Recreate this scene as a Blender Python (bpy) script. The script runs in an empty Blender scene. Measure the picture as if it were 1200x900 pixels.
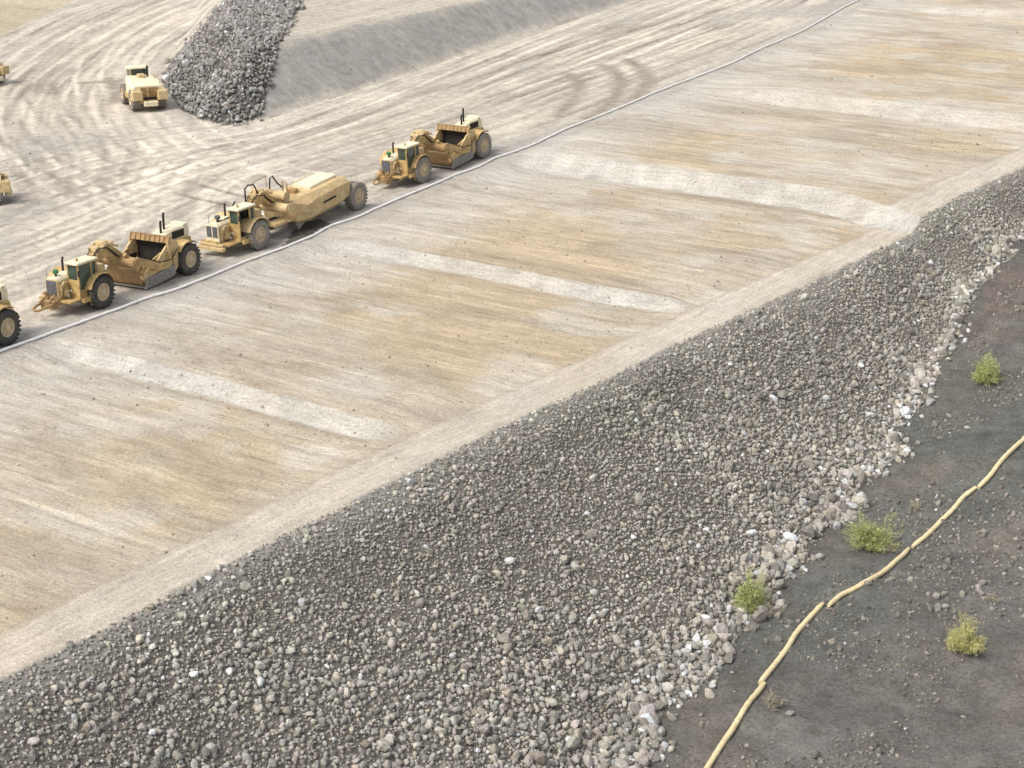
import bpy, bmesh, math, random, time
import numpy as np
from mathutils import Vector, Matrix
random.seed(7); rng = np.random.default_rng(11)
S = bpy.context.scene; COL = S.collection
R = math.radians
# ------------------------------------------------------------------ camera
CAM_H = 27.7; PITCH = R(18.7); FPX = 2000.0          # focal length in pixels of a 1200 px wide picture
cam_d = bpy.data.cameras.new('camera'); cam = bpy.data.objects.new('camera', cam_d); COL.objects.link(cam)
cam_d.sensor_width = 36.0; cam_d.lens = FPX / 1200 * 36; cam_d.clip_end = 5000; cam_d.clip_start = 0.5
cam.location = (0, 0, CAM_H); cam.rotation_euler = (math.pi / 2 - PITCH, 0, 0)
S.camera = cam
# ------------------------------------------------------------------ sky, sun, exposure
SUN_EL, SUN_AZ = R(52), R(-125)                       # azimuth measured from +Y towards +X
wd = bpy.data.worlds.new('World'); S.world = wd; wd.use_nodes = True
nt = wd.node_tree; bg = nt.nodes['Background']
sky = nt.nodes.new('ShaderNodeTexSky'); sky.sky_type = 'NISHITA'; sky.sun_disc = False
sky.sun_elevation = SUN_EL; sky.sun_rotation = SUN_AZ; sky.dust_density = 3.0; sky.air_density = 1.0; sky.ozone_density = 1.0
mixw = nt.nodes.new('ShaderNodeHueSaturation'); mixw.inputs['Saturation'].default_value = 0.35
nt.links.new(sky.outputs[0], mixw.inputs['Color']); nt.links.new(mixw.outputs[0], bg.inputs[0])
bg.inputs[1].default_value = 0.13
sl = bpy.data.lights.new('sun', 'SUN'); sl.energy = 1.5; sl.angle = R(22); sl.color = (1.0, 0.93, 0.81)
so = bpy.data.objects.new('sun', sl); COL.objects.link(so)
sd = Vector((math.sin(SUN_AZ) * math.cos(SUN_EL), math.cos(SUN_AZ) * math.cos(SUN_EL), math.sin(SUN_EL)))
so.rotation_euler = sd.to_track_quat('Z', 'Y').to_euler(); so.location = (-60, -60, 120)
vs = S.view_settings; vs.view_transform = 'Standard'; vs.look = 'None'; vs.exposure = 0.84; vs.gamma = 1; vs.use_curve_mapping = False

# ------------------------------------------------------------------ projection helpers (only used to measure where things stand)
cp, sp = math.cos(PITCH), math.sin(PITCH)
def ray(px, py):
    a, b = np.asarray(px, float) - 600, np.asarray(py, float) - 450
    return np.stack([a, FPX * cp - b * sp, -FPX * sp - b * cp], -1)
def project(x, y, z):
    dz = z - CAM_H; dep = y * cp - dz * sp; dn = -y * sp - dz * cp
    dep = np.where(dep < 1, 1, dep)
    return 600 + FPX * x / dep, 450 + FPX * dn / dep
EX, EY, NX, NY, OX, OY = .576, .817, .817, -.576, -2.3, 73.3      # fill edge direction, its normal and origin
def to_uw(x, y): return (x - OX) * EX + (y - OY) * EY, (x - OX) * NX + (y - OY) * NY
def to_xy(u, w): return OX + u * EX + w * NX, OY + u * EY + w * NY
def sstep(a, b, x):
    t = np.clip((x - a) / (b - a), 0, 1); return t * t * (3 - 2 * t)
def hash2(i, j, s=0):
    h = (i.astype(np.int64) * 374761393 + j.astype(np.int64) * 668265263 + s * 974634777) & 0xffffffff
    h = ((h ^ (h >> 13)) * 1274126177) & 0xffffffff
    return ((h ^ (h >> 16)) & 0xffffff) / float(0xffffff)
def vnoise(x, y, s=0):
    x, y = np.broadcast_arrays(np.asarray(x, float), np.asarray(y, float))
    i, j = np.floor(x), np.floor(y); fx, fy = x - i, y - j
    fx = fx * fx * (3 - 2 * fx); fy = fy * fy * (3 - 2 * fy)
    a, b = hash2(i, j, s), hash2(i + 1, j, s); c, d = hash2(i, j + 1, s), hash2(i + 1, j + 1, s)
    return (a + (b - a) * fx) * (1 - fy) + (c + (d - c) * fx) * fy
def fbm(x, y, sc=1.0, o=4, s=0):
    t = 0; am = .5; f = 1 / sc; n = 0
    for k in range(o):
        t = t + am * vnoise(x * f + 13.7 * k, y * f - 7.1 * k, s + k); n += am; am *= .5; f *= 2.03
    return t / n
# ------------------------------------------------------------------ height of the land
def grade(u):
    z = .055 * 4 * np.logaddexp(0, (u - 20) / 4)
    return z - .035 * 10 * np.logaddexp(0, (u - 150) / 10)
def on_grade(pts):
    """where a sight line meets the graded road surface"""
    p = np.array(pts, float); d = ray(p[:, 0], p[:, 1]); z = np.zeros(len(p))
    for k in range(40):
        t = (z - CAM_H) / d[:, 2]; x, y = d[:, 0] * t, d[:, 1] * t
        z = .5 * z + .5 * grade(to_uw(x, y)[0])
    return np.stack([x, y], 1)
HOSE = [(-60,437),(0,413),(40,399),(80,384.4),(120,370),(136,365),(148,360),(160,354),(172,350.6),(200,343),(240,328),(284,309),(320,296),(348,285.3),(370,277),(381,268),(396,263),(418,256),(444,244),(470,233),(495,222.5),(517.5,213.5),(537,204.5),(564,195.5),(577.5,187),(600,180),(627,170),(663,152),(700,138),(750,117),(773,107),(800,97),(857,75),(887,60),(910,50),(940,37),(967,22),(987,10),(1007,0),(1040,-12)]
hose_xy = on_grade(HOSE); hu, hw = to_uw(hose_xy[:, 0], hose_xy[:, 1])
def hose_w(u): return np.interp(u, np.r_[-80, hu, 400], np.r_[hw[0] + 8, hw, hw[-1] - 75])
crest_u = np.array([-200, -60, -27, -15, 0, 19, 43, 51, 55, 65, 100, 160, 300.])
crest_w = np.array([3, 1.5, .67, .3, 0, .4, 2.4, 2.3, 2.4, 3.2, 5, 8, 12.])
toe_u = np.array([-200, -60, -27, 0, 10, 19, 31, 38, 43, 50, 56, 65, 100, 300.])
toe_d = np.array([24, 20, 16, 12.3, 11.4, 10.4, 7.9, 6.3, 4.9, 4.2, 4.3, 5.2, 6, 6.])
RIS = [-.8, 24.3, 48.6, 78.5, 103., 129.]; RAMP = [.62, .62, 1.2, 1.1, 0., .7]; RWID = [.62, .62, 1.05, 1.15, 1., 1.]
def crestw(u): return np.interp(u, crest_u, crest_w)
def lanes(u, w):
    """stepped fill lifts: each lane falls slightly to the foot of the next"""
    z = np.zeros_like(u); rm = np.zeros_like(u); wc, wp = crestw(u), hose_w(u)
    for k, (r, a, rw) in enumerate(zip(RIS, RAMP, RWID)):
        rr = r + .7 * (fbm(w, w * 0 + k * 9, 4, 4, 40 + k) - .5)
        if a == 0: continue
        end = 2.2 if k < 2 else 0.3
        if k == 2: rr = rr - 2.4 * sstep(-9, -1, w - wc) + 1.0
        f = sstep(.6, 4.0 if k < 3 else 14., w - wp) * (1 - sstep(-end - 3.0, -end, w - wc) * (1 if k < 2 else .4))
        lo = RIS[k - 1] if k else -24.; hi = RIS[k + 1] if k < 5 else 170.
        step = .35 * sstep(rr - 1.1 * rw, rr + 1.0 * rw, u) + .65 * np.clip((u - rr + .95 * rw) / (1.8 * rw), 0, 1)
        z = z + f * a * (step * (.55 * (1 - np.clip((u - rr) / (hi - rr), 0, 1))) - (1 - step) * .45 * np.clip((u - lo) / (rr - lo), 0, 1) ** 2)
        rm = np.maximum(rm, np.clip(f * 1.6, 0, 1) * sstep(rr - 1.22 * rw, rr - 1.0 * rw, u + .4 * (fbm(u, w, 1.1, 2, 45) - .5)) * (1 - sstep(rr + .84 * rw, rr + .95 * rw, u)))
    return z, rm
BT = on_grade([(760, -5), (560, 60), (440, 99), (360, 125), (305, 142), (235, 144), (188, 96), (205, 58), (225, 25), (236, -10)])
BT = np.vstack([BT[0] + (BT[0] - BT[1]) * 5, BT, BT[-1] + (BT[-1] - BT[-3]) * 1.5, BT[-1] + (BT[-1] - BT[-3]) * 8])
def bench_h(u): return np.interp(u, [55, 75, 110, 150, 175, 220], [4.6, 4.3, 3.1, 1.7, .6, .4])
def bench(x, y):
    best = np.full(x.shape, 1e9); h = np.zeros(x.shape); sgn = np.ones(x.shape, bool)
    inside = np.zeros(x.shape, bool)
    poly = np.vstack([BT, [[-60, 700], [400, 700]]]); n = len(poly)
    for i in range(n):
        a, b = poly[i], poly[(i + 1) % n]
        c = (a[1] > y) != (b[1] > y)
        with np.errstate(divide='ignore', invalid='ignore'):
            xi = (b[0] - a[0]) * (y - a[1]) / (b[1] - a[1]) + a[0]
        inside ^= c & (x < xi)
        if i < len(BT) - 1:
            ab = b - a; t = np.clip(((x - a[0]) * ab[0] + (y - a[1]) * ab[1]) / (ab @ ab), 0, 1)
            d = np.hypot(x - a[0] - t * ab[0], y - a[1] - t * ab[1])
            best = np.minimum(best, d)
    h = bench_h(to_uw(x, y)[0]); best = best + .7 * (fbm(x, y, 5, 3, 5) - .5)
    run = 1.55 * h + .01; t = np.clip(best / run, 0, 1.0)
    t = np.where(t > .85, .85 + (t - .85) * (1 - (t - .85) / .15 * .5), t) / .925
    return np.where(inside, np.clip(t, 0, 1) * h, 0), inside, best
PILE = np.array([(189, 97), (200, 75), (222, 52), (250, 20), (268, -2), (275, -40), (355, -40), (351, 10), (340, 28), (327, 55), (318, 95), (306, 138), (275, 146), (240, 143), (212, 128)], float)
def in_poly(px, py, poly):
    ins = np.zeros(np.shape(px), bool); n = len(poly)
    for i in range(n):
        a, b = poly[i], poly[(i + 1) % n]
        c = (a[1] > py) != (b[1] > py)
        with np.errstate(divide='ignore', invalid='ignore'):
            ins ^= c & (px < (b[0] - a[0]) * (py - a[1]) / (b[1] - a[1]) + a[0])
    return ins
def land(x, y, detail=True):
    u, w = to_uw(x, y); wc = crestw(u); td = np.interp(u, toe_u, toe_d)
    g = grade(u); lz, rm = lanes(u, np.minimum(w, wc)); top = g + lz
    bz, ins, bd = bench(x, y); top = top + bz
    q = w - wc
    wob = 1.3 * (fbm(u, w, 7, 3, 21) - .5)
    slope = top - .65 * (np.logaddexp(0, (q + wob * .4) / .35) * .35) + .5 * (fbm(u, w, 4, 3, 22) - .5) * sstep(0, 3, q)
    d2 = q - td + wob
    zt = g - .65 * td
    nat = zt + .035 * d2 + .05 * np.clip(d2 - 4, 0, 60) + 2.0 * (fbm(x, y, 9, 3, 31) - .5) * sstep(0, 5, d2) + .55 * (fbm(x, y, 1.8, 4, 32) - .5)
    k = .35; z = k * np.logaddexp(slope / k, nat / k)
    if detail:
        rough = (.08 * (fbm(u, w * .06, .7, 2, 61) - .5) + .06 * (fbm(u, w, .7, 2, 62) - .5)) * sstep(0, 3, -q)
        z = z + rough + sstep(-.9, 0, -np.abs(q + 2.1)) * .12
        z = z + .28 * np.clip(1 - np.abs(w - hose_w(u) - 1.2) / 1.0, 0, 1) * (fbm(u, w, 6, 2, 71))
    return z
def zgrid(x, y):
    """height of the built grid"""
    u, w = to_uw(x, y); i = np.clip(np.searchsorted(ug, u) - 1, 0, nu - 2); j = np.clip(np.searchsorted(wg, w) - 1, 0, nw - 2)
    fi = np.clip((u - ug[i]) / (ug[i+1] - ug[i]), 0, 1); fj = np.clip((w - wg[j]) / (wg[j+1] - wg[j]), 0, 1)
    return (Z[i, j] * (1-fi) + Z[i+1, j] * fi) * (1-fj) + (Z[i, j+1] * (1-fi) + Z[i+1, j+1] * fi) * fj
def land_pts(pts):
    """where sight lines come down on the land"""
    p = np.array(pts, float); d = ray(p[:, 0], p[:, 1]); n = len(p)
    t = np.full(n, 40 / FPX); prev = t.copy(); done = np.zeros(n, bool)
    for k in range(300):
        q = d * t[:, None]; hit = CAM_H + q[:, 2] < zgrid(q[:, 0], q[:, 1]); done |= hit
        if done.all(): break
        prev = np.where(done, prev, t); t = np.where(done, t, t + .8 / FPX * (1 + k * .003))
    for k in range(14):
        m = .5 * (prev + t); q = d * m[:, None]; hit = CAM_H + q[:, 2] < zgrid(q[:, 0], q[:, 1])
        t = np.where(hit, m, t); prev = np.where(hit, prev, m)
    q = d * t[:, None]; q[:, 2] += CAM_H; return q
def land_pt(px, py): return Vector(land_pts([(px, py)])[0])
def zat(x, y): return float(land(np.array([float(x)]), np.array([float(y)]))[0])

# ------------------------------------------------------------------ materials
def new_mat(name):
    m = bpy.data.materials.new(name); m.use_nodes = True
    return m, m.node_tree, m.node_tree.nodes['Principled BSDF']
def nd(t, kind, **kw):
    n = t.nodes.new(kind)
    for k, v in kw.items():
        if hasattr(n, k): setattr(n, k, v)
        else: n.inputs[k.replace('_', ' ')].default_value = v
    return n
def ramp(t, fac, stops):
    r = t.nodes.new('ShaderNodeValToRGB'); e = r.color_ramp.elements
    while len(e) < len(stops): e.new(.5)
    for q, (p, c) in zip(e, stops): q.position = p; q.color = (*c, 1) if len(c) == 3 else c
    t.links.new(fac, r.inputs[0]); return r.outputs[0]
def mul(t, a, b, mode='MULTIPLY', fac=1.0):
    m = t.nodes.new('ShaderNodeMix'); m.data_type = 'RGBA'; m.blend_type = mode
    if isinstance(fac, float): m.inputs[0].default_value = fac
    else: t.links.new(fac, m.inputs[0])
    for s, v in ((6, a), (7, b)):
        if isinstance(v, tuple): m.inputs[s].default_value = (*v, 1)
        else: t.links.new(v, m.inputs[s])
    return m.outputs[2]
def bump(t, b, h, strength, dist):
    n = t.nodes.new('ShaderNodeBump'); n.inputs['Strength'].default_value = strength; n.inputs['Distance'].default_value = dist
    t.links.new(h, n.inputs['Height']); t.links.new(n.outputs[0], b.inputs['Normal'])
def dirt_mat(name, grain=.5, lane=True, along=None):
    m, t, b = new_mat(name)
    at = nd(t, 'ShaderNodeVertexColor', layer_name='soil')
    geo = t.nodes.new('ShaderNodeNewGeometry')
    rot = nd(t, 'ShaderNodeVectorRotate', rotation_type='Z_AXIS'); rot.inputs['Angle'].default_value = -math.atan2(NY, NX)
    t.links.new(geo.outputs['Position'], rot.inputs['Vector'])
    mp = t.nodes.new('ShaderNodeMapping'); mp.inputs['Scale'].default_value = along or ((.55, 5.5, 1) if lane else (1.2, 1.2, 1))
    t.links.new(rot.outputs[0], mp.inputs['Vector'])
    n1 = nd(t, 'ShaderNodeTexNoise', Scale=1.0, Detail=6.0, Roughness=.7); t.links.new(mp.outputs[0], n1.inputs['Vector'])
    n2 = nd(t, 'ShaderNodeTexNoise', Scale=5.5, Detail=5.0, Roughness=.75); t.links.new(geo.outputs['Position'], n2.inputs['Vector'])
    n3 = nd(t, 'ShaderNodeTexNoise', Scale=15.0, Detail=3.0, Roughness=.65); t.links.new(geo.outputs['Position'], n3.inputs['Vector'])
    c3 = ramp(t, n3.outputs[0], [(.34, (.62, .60, .57)), (.5, (1, 1, 1)), (.66, (1.3, 1.3, 1.3))])
    c1 = ramp(t, n1.outputs[0], [(.34, (.55, .50, .43)), (.5, (1, 1, 1)), (.66, (1.35, 1.35, 1.35))])
    c2 = ramp(t, n2.outputs[0], [(.32, (.55, .53, .50)), (.5, (1, 1, 1)), (.70, (1.32, 1.32, 1.32))])
    col = mul(t, mul(t, mul(t, at.outputs[0], c1, fac=.34 if lane else .4), c2, fac=grain), c3, fac=.55)
    t.links.new(col, b.inputs['Base Color']); b.inputs['Roughness'].default_value = .95; b.inputs['Specular IOR Level'].default_value = .15
    ad = nd(t, 'ShaderNodeMath', operation='ADD'); t.links.new(n3.outputs[0], ad.inputs[0]); t.links.new(n2.outputs[0], ad.inputs[1])
    bump(t, b, ad.outputs[0], .55, .12)
    return m
M = {}
M['lane'] = dirt_mat('compacted_fill', .6, True)
M['edge'] = dirt_mat('packed_edge_track', .5, True, (5.0, .5, 1))
M['road'] = dirt_mat('haul_dirt', .5, False)
M['soil'] = dirt_mat('dark_soil', .9, False)
def rock_mat(name, attr):
    m, t, b = new_mat(name)
    if attr: c = nd(t, 'ShaderNodeVertexColor', layer_name='tint').outputs[0]
    else: c = t.nodes.new('ShaderNodeObjectInfo').outputs['Color']
    geo = t.nodes.new('ShaderNodeNewGeometry')
    n = nd(t, 'ShaderNodeTexNoise', Scale=7.0, Detail=5.0, Roughness=.7); t.links.new(geo.outputs['Position'], n.inputs['Vector'])
    v = ramp(t, n.outputs[0], [(.3, (.66, .64, .62)), (.55, (1, 1, 1)), (.75, (1.25, 1.24, 1.2))])
    t.links.new(mul(t, c, v), b.inputs['Base Color']); b.inputs['Roughness'].default_value = .9; b.inputs['Specular IOR Level'].default_value = .25
    bump(t, b, n.outputs[0], .5, .05); return m
M['rock'] = rock_mat('broken_rock', True); M['rock1'] = rock_mat('single_rock', False)
def paint(name, base, dirt, amt=.5, rough=.6, metal=0.0):
    m, t, b = new_mat(name)
    tc = t.nodes.new('ShaderNodeTexCoord'); oi = t.nodes.new('ShaderNodeObjectInfo')
    ad = nd(t, 'ShaderNodeVectorMath', operation='ADD'); t.links.new(tc.outputs['Object'], ad.inputs[0]); t.links.new(oi.outputs['Location'], ad.inputs[1])
    n = nd(t, 'ShaderNodeTexNoise', Scale=2.2, Detail=8.0, Roughness=.8); t.links.new(ad.outputs[0], n.inputs['Vector'])
    n2 = nd(t, 'ShaderNodeTexNoise', Scale=9.0, Detail=4.0, Roughness=.7); t.links.new(ad.outputs[0], n2.inputs['Vector'])
    f = ramp(t, n.outputs[0], [(.5 - .22 * amt, (0, 0, 0)), (.78 - .2 * amt, (1, 1, 1))])
    c = mul(t, base, dirt, 'MIX', f)
    s = ramp(t, n2.outputs[0], [(.3, (.75, .72, .68)), (.55, (1, 1, 1)), (.75, (1.1, 1.1, 1.1))])
    t.links.new(mul(t, c, s), b.inputs['Base Color']); b.inputs['Roughness'].default_value = rough; b.inputs['Metallic'].default_value = metal
    b.inputs['Specular IOR Level'].default_value = .35
    bump(t, b, n2.outputs[0], .15, .01); return m
M['yellow'] = paint('weathered_yellow_paint', (.62, .465, .20), (.32, .20, .085), .8)
M['cream'] = paint('pale_cream_paint', (.76, .70, .52), (.60, .50, .32), .45)  # paler cream tone for roofs, hoods and top plates
M['tan'] = paint('dusty_tan_paint', (.62, .49, .27), (.40, .27, .13), .65)
M['brown'] = paint('rusty_brown_steel', (.25, .15, .065), (.42, .29, .14), .55, .75)
M['steel'] = paint('worn_grey_steel', (.27, .27, .26), (.20, .17, .14), .4, .5, .3)
M['dark'] = paint('grease_and_shade', (.018, .016, .014), (.04, .032, .024), .4, .8)  # greasy parts, and shade painted into the bowl and openings
M['grille'] = paint('grille_grey', (.13, .135, .15), (.08, .07, .07), .4, .6)
M['tyre'] = paint('black_tyre', (.045, .047, .045), (.11, .10, .085), .45, .9)
M['tyre_dusty'] = paint('dusty_tyre', (.27, .245, .21), (.17, .16, .14), .5, .95)
M['rim'] = paint('dusty_rim', (.56, .46, .31), (.42, .33, .22), .5)
M['green'] = paint('green_cap', (.03, .16, .06), (.05, .12, .06), .3)
M['white'] = paint('white_plastic', (.84, .83, .81), (.70, .67, .62), .3, .5)
M['straw'] = paint('straw_netting', (.68, .58, .36), (.54, .43, .24), .5, .95)
m, t, b = new_mat('cab_glass'); b.inputs['Base Color'].default_value = (.035, .06, .045, 1); b.inputs['Roughness'].default_value = .12; b.inputs['Specular IOR Level'].default_value = .6; M['glass'] = m
def leaf_mat(name, a, b_):
    m, t, b = new_mat(name); geo = t.nodes.new('ShaderNodeNewGeometry')
    c = ramp(t, geo.outputs['Random Per Island'], [(0, a), (1, b_)])
    t.links.new(c, b.inputs['Base Color']); b.inputs['Roughness'].default_value = .7
    b.inputs['Transmission Weight'].default_value = 0; b.inputs['Specular IOR Level'].default_value = .2; return m
M['leaf'] = leaf_mat('bush_leaf', (.20, .24, .07), (.54, .55, .25))
M['leaf2'] = leaf_mat('bush_leaf_yellow', (.28, .28, .09), (.60, .57, .27))
M['dry'] = leaf_mat('dry_twig', (.22, .20, .15), (.45, .42, .33))
M['stem'] = paint('twig_bark', (.14, .11, .08), (.20, .17, .12), .5, .9)

# ------------------------------------------------------------------ object helpers
def tag(o, label=None, cat=None, group=None, kind=None):
    if label: o['label'] = label
    if cat: o['category'] = cat
    if group: o['group'] = group
    if kind: o['kind'] = kind
    return o
def empty(name, loc=(0, 0, 0), rz=0):
    o = bpy.data.objects.new(name, None); COL.objects.link(o); o.location = loc; o.rotation_euler = (0, 0, rz); o.empty_display_size = .3; return o
def np_mesh(name, v, f, mat, col=None, layer='soil', smooth=False, parent=None):
    me = bpy.data.meshes.new(name); f = np.asarray(f, np.int32); k = f.shape[1]
    me.vertices.add(len(v)); me.vertices.foreach_set('co', np.asarray(v, np.float32).ravel())
    me.loops.add(f.size); me.loops.foreach_set('vertex_index', f.ravel())
    me.polygons.add(len(f)); me.polygons.foreach_set('loop_start', np.arange(0, f.size, k, dtype=np.int32))
    me.polygons.foreach_set('use_smooth', np.full(len(f), smooth))
    if col is not None:
        a = me.color_attributes.new(layer, 'FLOAT_COLOR', 'POINT')
        a.data.foreach_set('color', np.c_[col, np.ones(len(v))].astype(np.float32).ravel())
    me.update(calc_edges=True); me.materials.append(mat)
    o = bpy.data.objects.new(name, me); COL.objects.link(o); o.parent = parent; return o
class MB:
    def __init__(s): s.v = []; s.f = []
    def add(s, vs, fs):
        n = len(s.v); s.v += [tuple(q) for q in vs]; s.f += [tuple(i + n for i in q) for q in fs]; return s
    def box(s, x0, x1, y0, y1, z0, z1, c=0.0):
        """box, optionally with chamfered vertical and top edges"""
        if c <= 0:
            return s.add([(x0,y0,z0),(x1,y0,z0),(x1,y1,z0),(x0,y1,z0),(x0,y0,z1),(x1,y0,z1),(x1,y1,z1),(x0,y1,z1)],
                         [(3,2,1,0),(4,5,6,7),(0,1,5,4),(1,2,6,5),(2,3,7,6),(3,0,4,7)])
        def ring(d, z): return [(x0+c+d,y0+d,z),(x1-c-d,y0+d,z),(x1-d,y0+c+d,z),(x1-d,y1-c-d,z),(x1-c-d,y1-d,z),(x0+c+d,y1-d,z),(x0+d,y1-c-d,z),(x0+d,y0+c+d,z)]
        vs = ring(0, z0) + ring(0, z1 - c) + ring(c * .7, z1)
        fs = [tuple(range(7, -1, -1)), tuple(range(16, 24))]
        for r in (0, 8): fs += [(r+i, r+(i+1) % 8, r+8+(i+1) % 8, r+8+i) for i in range(8)]
        return s.add(vs, fs)
    def prism(s, poly, y0, y1):
        """x-z outline pushed out along y"""
        n = len(poly); vs = [(x, y0, z) for x, z in poly] + [(x, y1, z) for x, z in poly]
        ar = sum(poly[i][0]*poly[(i+1) % n][1]-poly[(i+1) % n][0]*poly[i][1] for i in range(n))
        fs = [tuple(range(n)), tuple(range(2*n-1, n-1, -1))] + [(i, i+n, (i+1) % n+n, (i+1) % n) for i in range(n)]
        if ar < 0: fs = [q[::-1] for q in fs]
        return s.add(vs, fs)
    def tube(s, pts, r, n=8, cap=True):
        pts = [Vector(p) for p in pts]; k = len(pts); rs = r if isinstance(r, (list, tuple)) else [r]*k
        vs = []; up = None
        for i, p in enumerate(pts):
            d = (pts[min(i+1, k-1)] - pts[max(i-1, 0)]).normalized()
            if up is None: up = Vector((0, 0, 1)) if abs(d.z) < .9 else Vector((1, 0, 0))
            a = d.cross(up).normalized(); bb = a.cross(d); up = bb
            vs += [p + rs[i]*(math.cos(2*math.pi*j/n)*a + math.sin(2*math.pi*j/n)*bb) for j in range(n)]
        fs = [(i*n+j, i*n+(j+1) % n, (i+1)*n+(j+1) % n, (i+1)*n+j) for i in range(k-1) for j in range(n)]
        if cap: fs += [tuple(range(n-1, -1, -1)), tuple(range((k-1)*n, k*n))]
        return s.add(vs, fs)
    def lathe_y(s, prof, n=28, cx=0, cz=0, cap=True):
        """profile of (y, radius) turned about the y axis"""
        vs = [(cx + r*math.cos(2*math.pi*j/n), y, cz + r*math.sin(2*math.pi*j/n)) for y, r in prof for j in range(n)]
        k = len(prof); fs = [(i*n+j, (i+1)*n+j, (i+1)*n+(j+1) % n, i*n+(j+1) % n) for i in range(k-1) for j in range(n)]
        fs += [tuple(range(n)), tuple(range(k*n-1, (k-1)*n-1, -1))] if cap else [((k-1)*n+j, j, (j+1) % n, (k-1)*n+(j+1) % n) for j in range(n)]
        return s.add(vs, fs)
    def loft(s, rings):
        n = len(rings[0]); vs = [p for r in rings for p in r]
        fs = [(i*n+j, i*n+(j+1) % n, (i+1)*n+(j+1) % n, (i+1)*n+j) for i in range(len(rings)-1) for j in range(n)]
        fs += [tuple(range(n-1, -1, -1)), tuple(range((len(rings)-1)*n, len(rings)*n))]
        return s.add(vs, fs)
    def build(s, name, mat, parent=None, smooth=False, loc=None):
        me = bpy.data.meshes.new(name); me.from_pydata(s.v, [], s.f)
        bm = bmesh.new(); bm.from_mesh(me); bmesh.ops.recalc_face_normals(bm, faces=bm.faces); bm.to_mesh(me); bm.free()
        if smooth:
            me.polygons.foreach_set('use_smooth', [True]*len(me.polygons))
            me.set_sharp_from_angle(angle=R(40))
        me.materials.append(M[mat]); o = bpy.data.objects.new(name, me); COL.objects.link(o); o.parent = parent
        if loc: o.location = loc
        return o
def copy_tree(o, parent=None):
    c = o.copy(); COL.objects.link(c); c.parent = parent
    for ch in list(o.children): copy_tree(ch, c)
    return c

# ------------------------------------------------------------------ the land: one continuous grid cut into the pieces of the setting
def spaced(segs):
    out = []
    for a, b_, d in segs: out += list(np.arange(a, b_, d))
    return np.array(out + [segs[-1][1]])
ug = spaced([(-400, -100, 60), (-100, -48, 4), (-48, -30, .5), (-30, 60, .16), (60, 100, .22), (100, 150, .35), (150, 200, 1.2), (200, 1500, 100)])
wg = spaced([(-1200, -260, 90), (-260, -150, 1.5), (-150, -100, .5), (-100, -60, .3), (-60, -28, .24), (-28, -4, .42), (-4, 22, .26), (22, 50, .35), (50, 100, 3), (100, 700, 60)])
U, W = np.meshgrid(ug, wg, indexing='ij'); X, Y = to_xy(U, W); nu, nw = U.shape
Z = land(X.ravel(), Y.ravel()).reshape(nu, nw)
PX, PY = project(X, Y, Z)
LZ, RM = lanes(U, W); BZ, BIN, BD = bench(X.ravel(), Y.ravel())
BZ, BIN, BD = (q.reshape(nu, nw) for q in (BZ, BIN, BD))
WC, WP, TD = crestw(U), hose_w(U), np.interp(U, toe_u, toe_d); Q = W - WC
# --- tyre track pattern: noise smeared along the travel directions
STROKES = [([(345,-25),(230,0),(120,52),(72,100),(88,150),(140,190),(210,225),(300,245)], 9, 1.0),
           ([(300,-25),(180,5),(85,55),(38,105),(45,160),(90,215),(170,262)], 7, .75),
           ([(250,-30),(120,20),(40,70),(-30,130)], 7, .7),
           ([(-60,275),(0,243),(90,203),(200,180),(330,160),(450,118),(560,70),(700,20)], 6, .6),
           ([(-60,330),(60,285),(200,225),(330,185),(470,140),(600,95),(760,35),(880,-10)], 7, .9),
           ([(-60,410),(60,340),(200,280),(330,225),(450,185),(600,140),(760,80),(900,25)], 7, .8),
           ([(-30,215),(40,225),(110,240)], 3, .9)]
x0, x1, y0, y1, rs = -130., 80., 60., 300., .3
rx, ry = np.meshgrid(np.arange(x0, x1, rs), np.arange(y0, y1, rs), indexing='ij')
a2 = 2 * math.atan2(EY * .96, EX * .96 - .18)
cx_, sx_ = np.full(rx.shape, .15 * math.cos(a2)), np.full(rx.shape, .15 * math.sin(a2)); bright = np.zeros(rx.shape)
for pts, wid, br in STROKES:
    xy = on_grade(pts)
    best = np.full(rx.shape, 1e9); ang = np.zeros(rx.shape)
    dense = np.vstack([xy[i] + (xy[i+1] - xy[i]) * np.linspace(0, 1, 6, endpoint=False)[:, None] for i in range(len(xy) - 1)] + [xy[-1:]])
    for _ in range(3): dense[1:-1] = (dense[:-2] + 2 * dense[1:-1] + dense[2:]) / 4
    for i in range(len(dense) - 1):
        a, b_ = dense[i], dense[i+1]; ab = b_ - a; tt = np.clip(((rx - a[0]) * ab[0] + (ry - a[1]) * ab[1]) / (ab @ ab + 1e-9), 0, 1)
        d = np.hypot(rx - a[0] - tt * ab[0], ry - a[1] - tt * ab[1]); mm = d < best
        best = np.where(mm, d, best); ang = np.where(mm, 2 * math.atan2(ab[1], ab[0]), ang)
    wgt = np.exp(-(best / wid) ** 2); cx_ += wgt * np.cos(ang); sx_ += wgt * np.sin(ang); bright = np.maximum(bright, wgt * br)
th = .5 * np.arctan2(sx_, cx_) + .16 * (fbm(rx, ry, 14, 2, 90) - .5)
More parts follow.
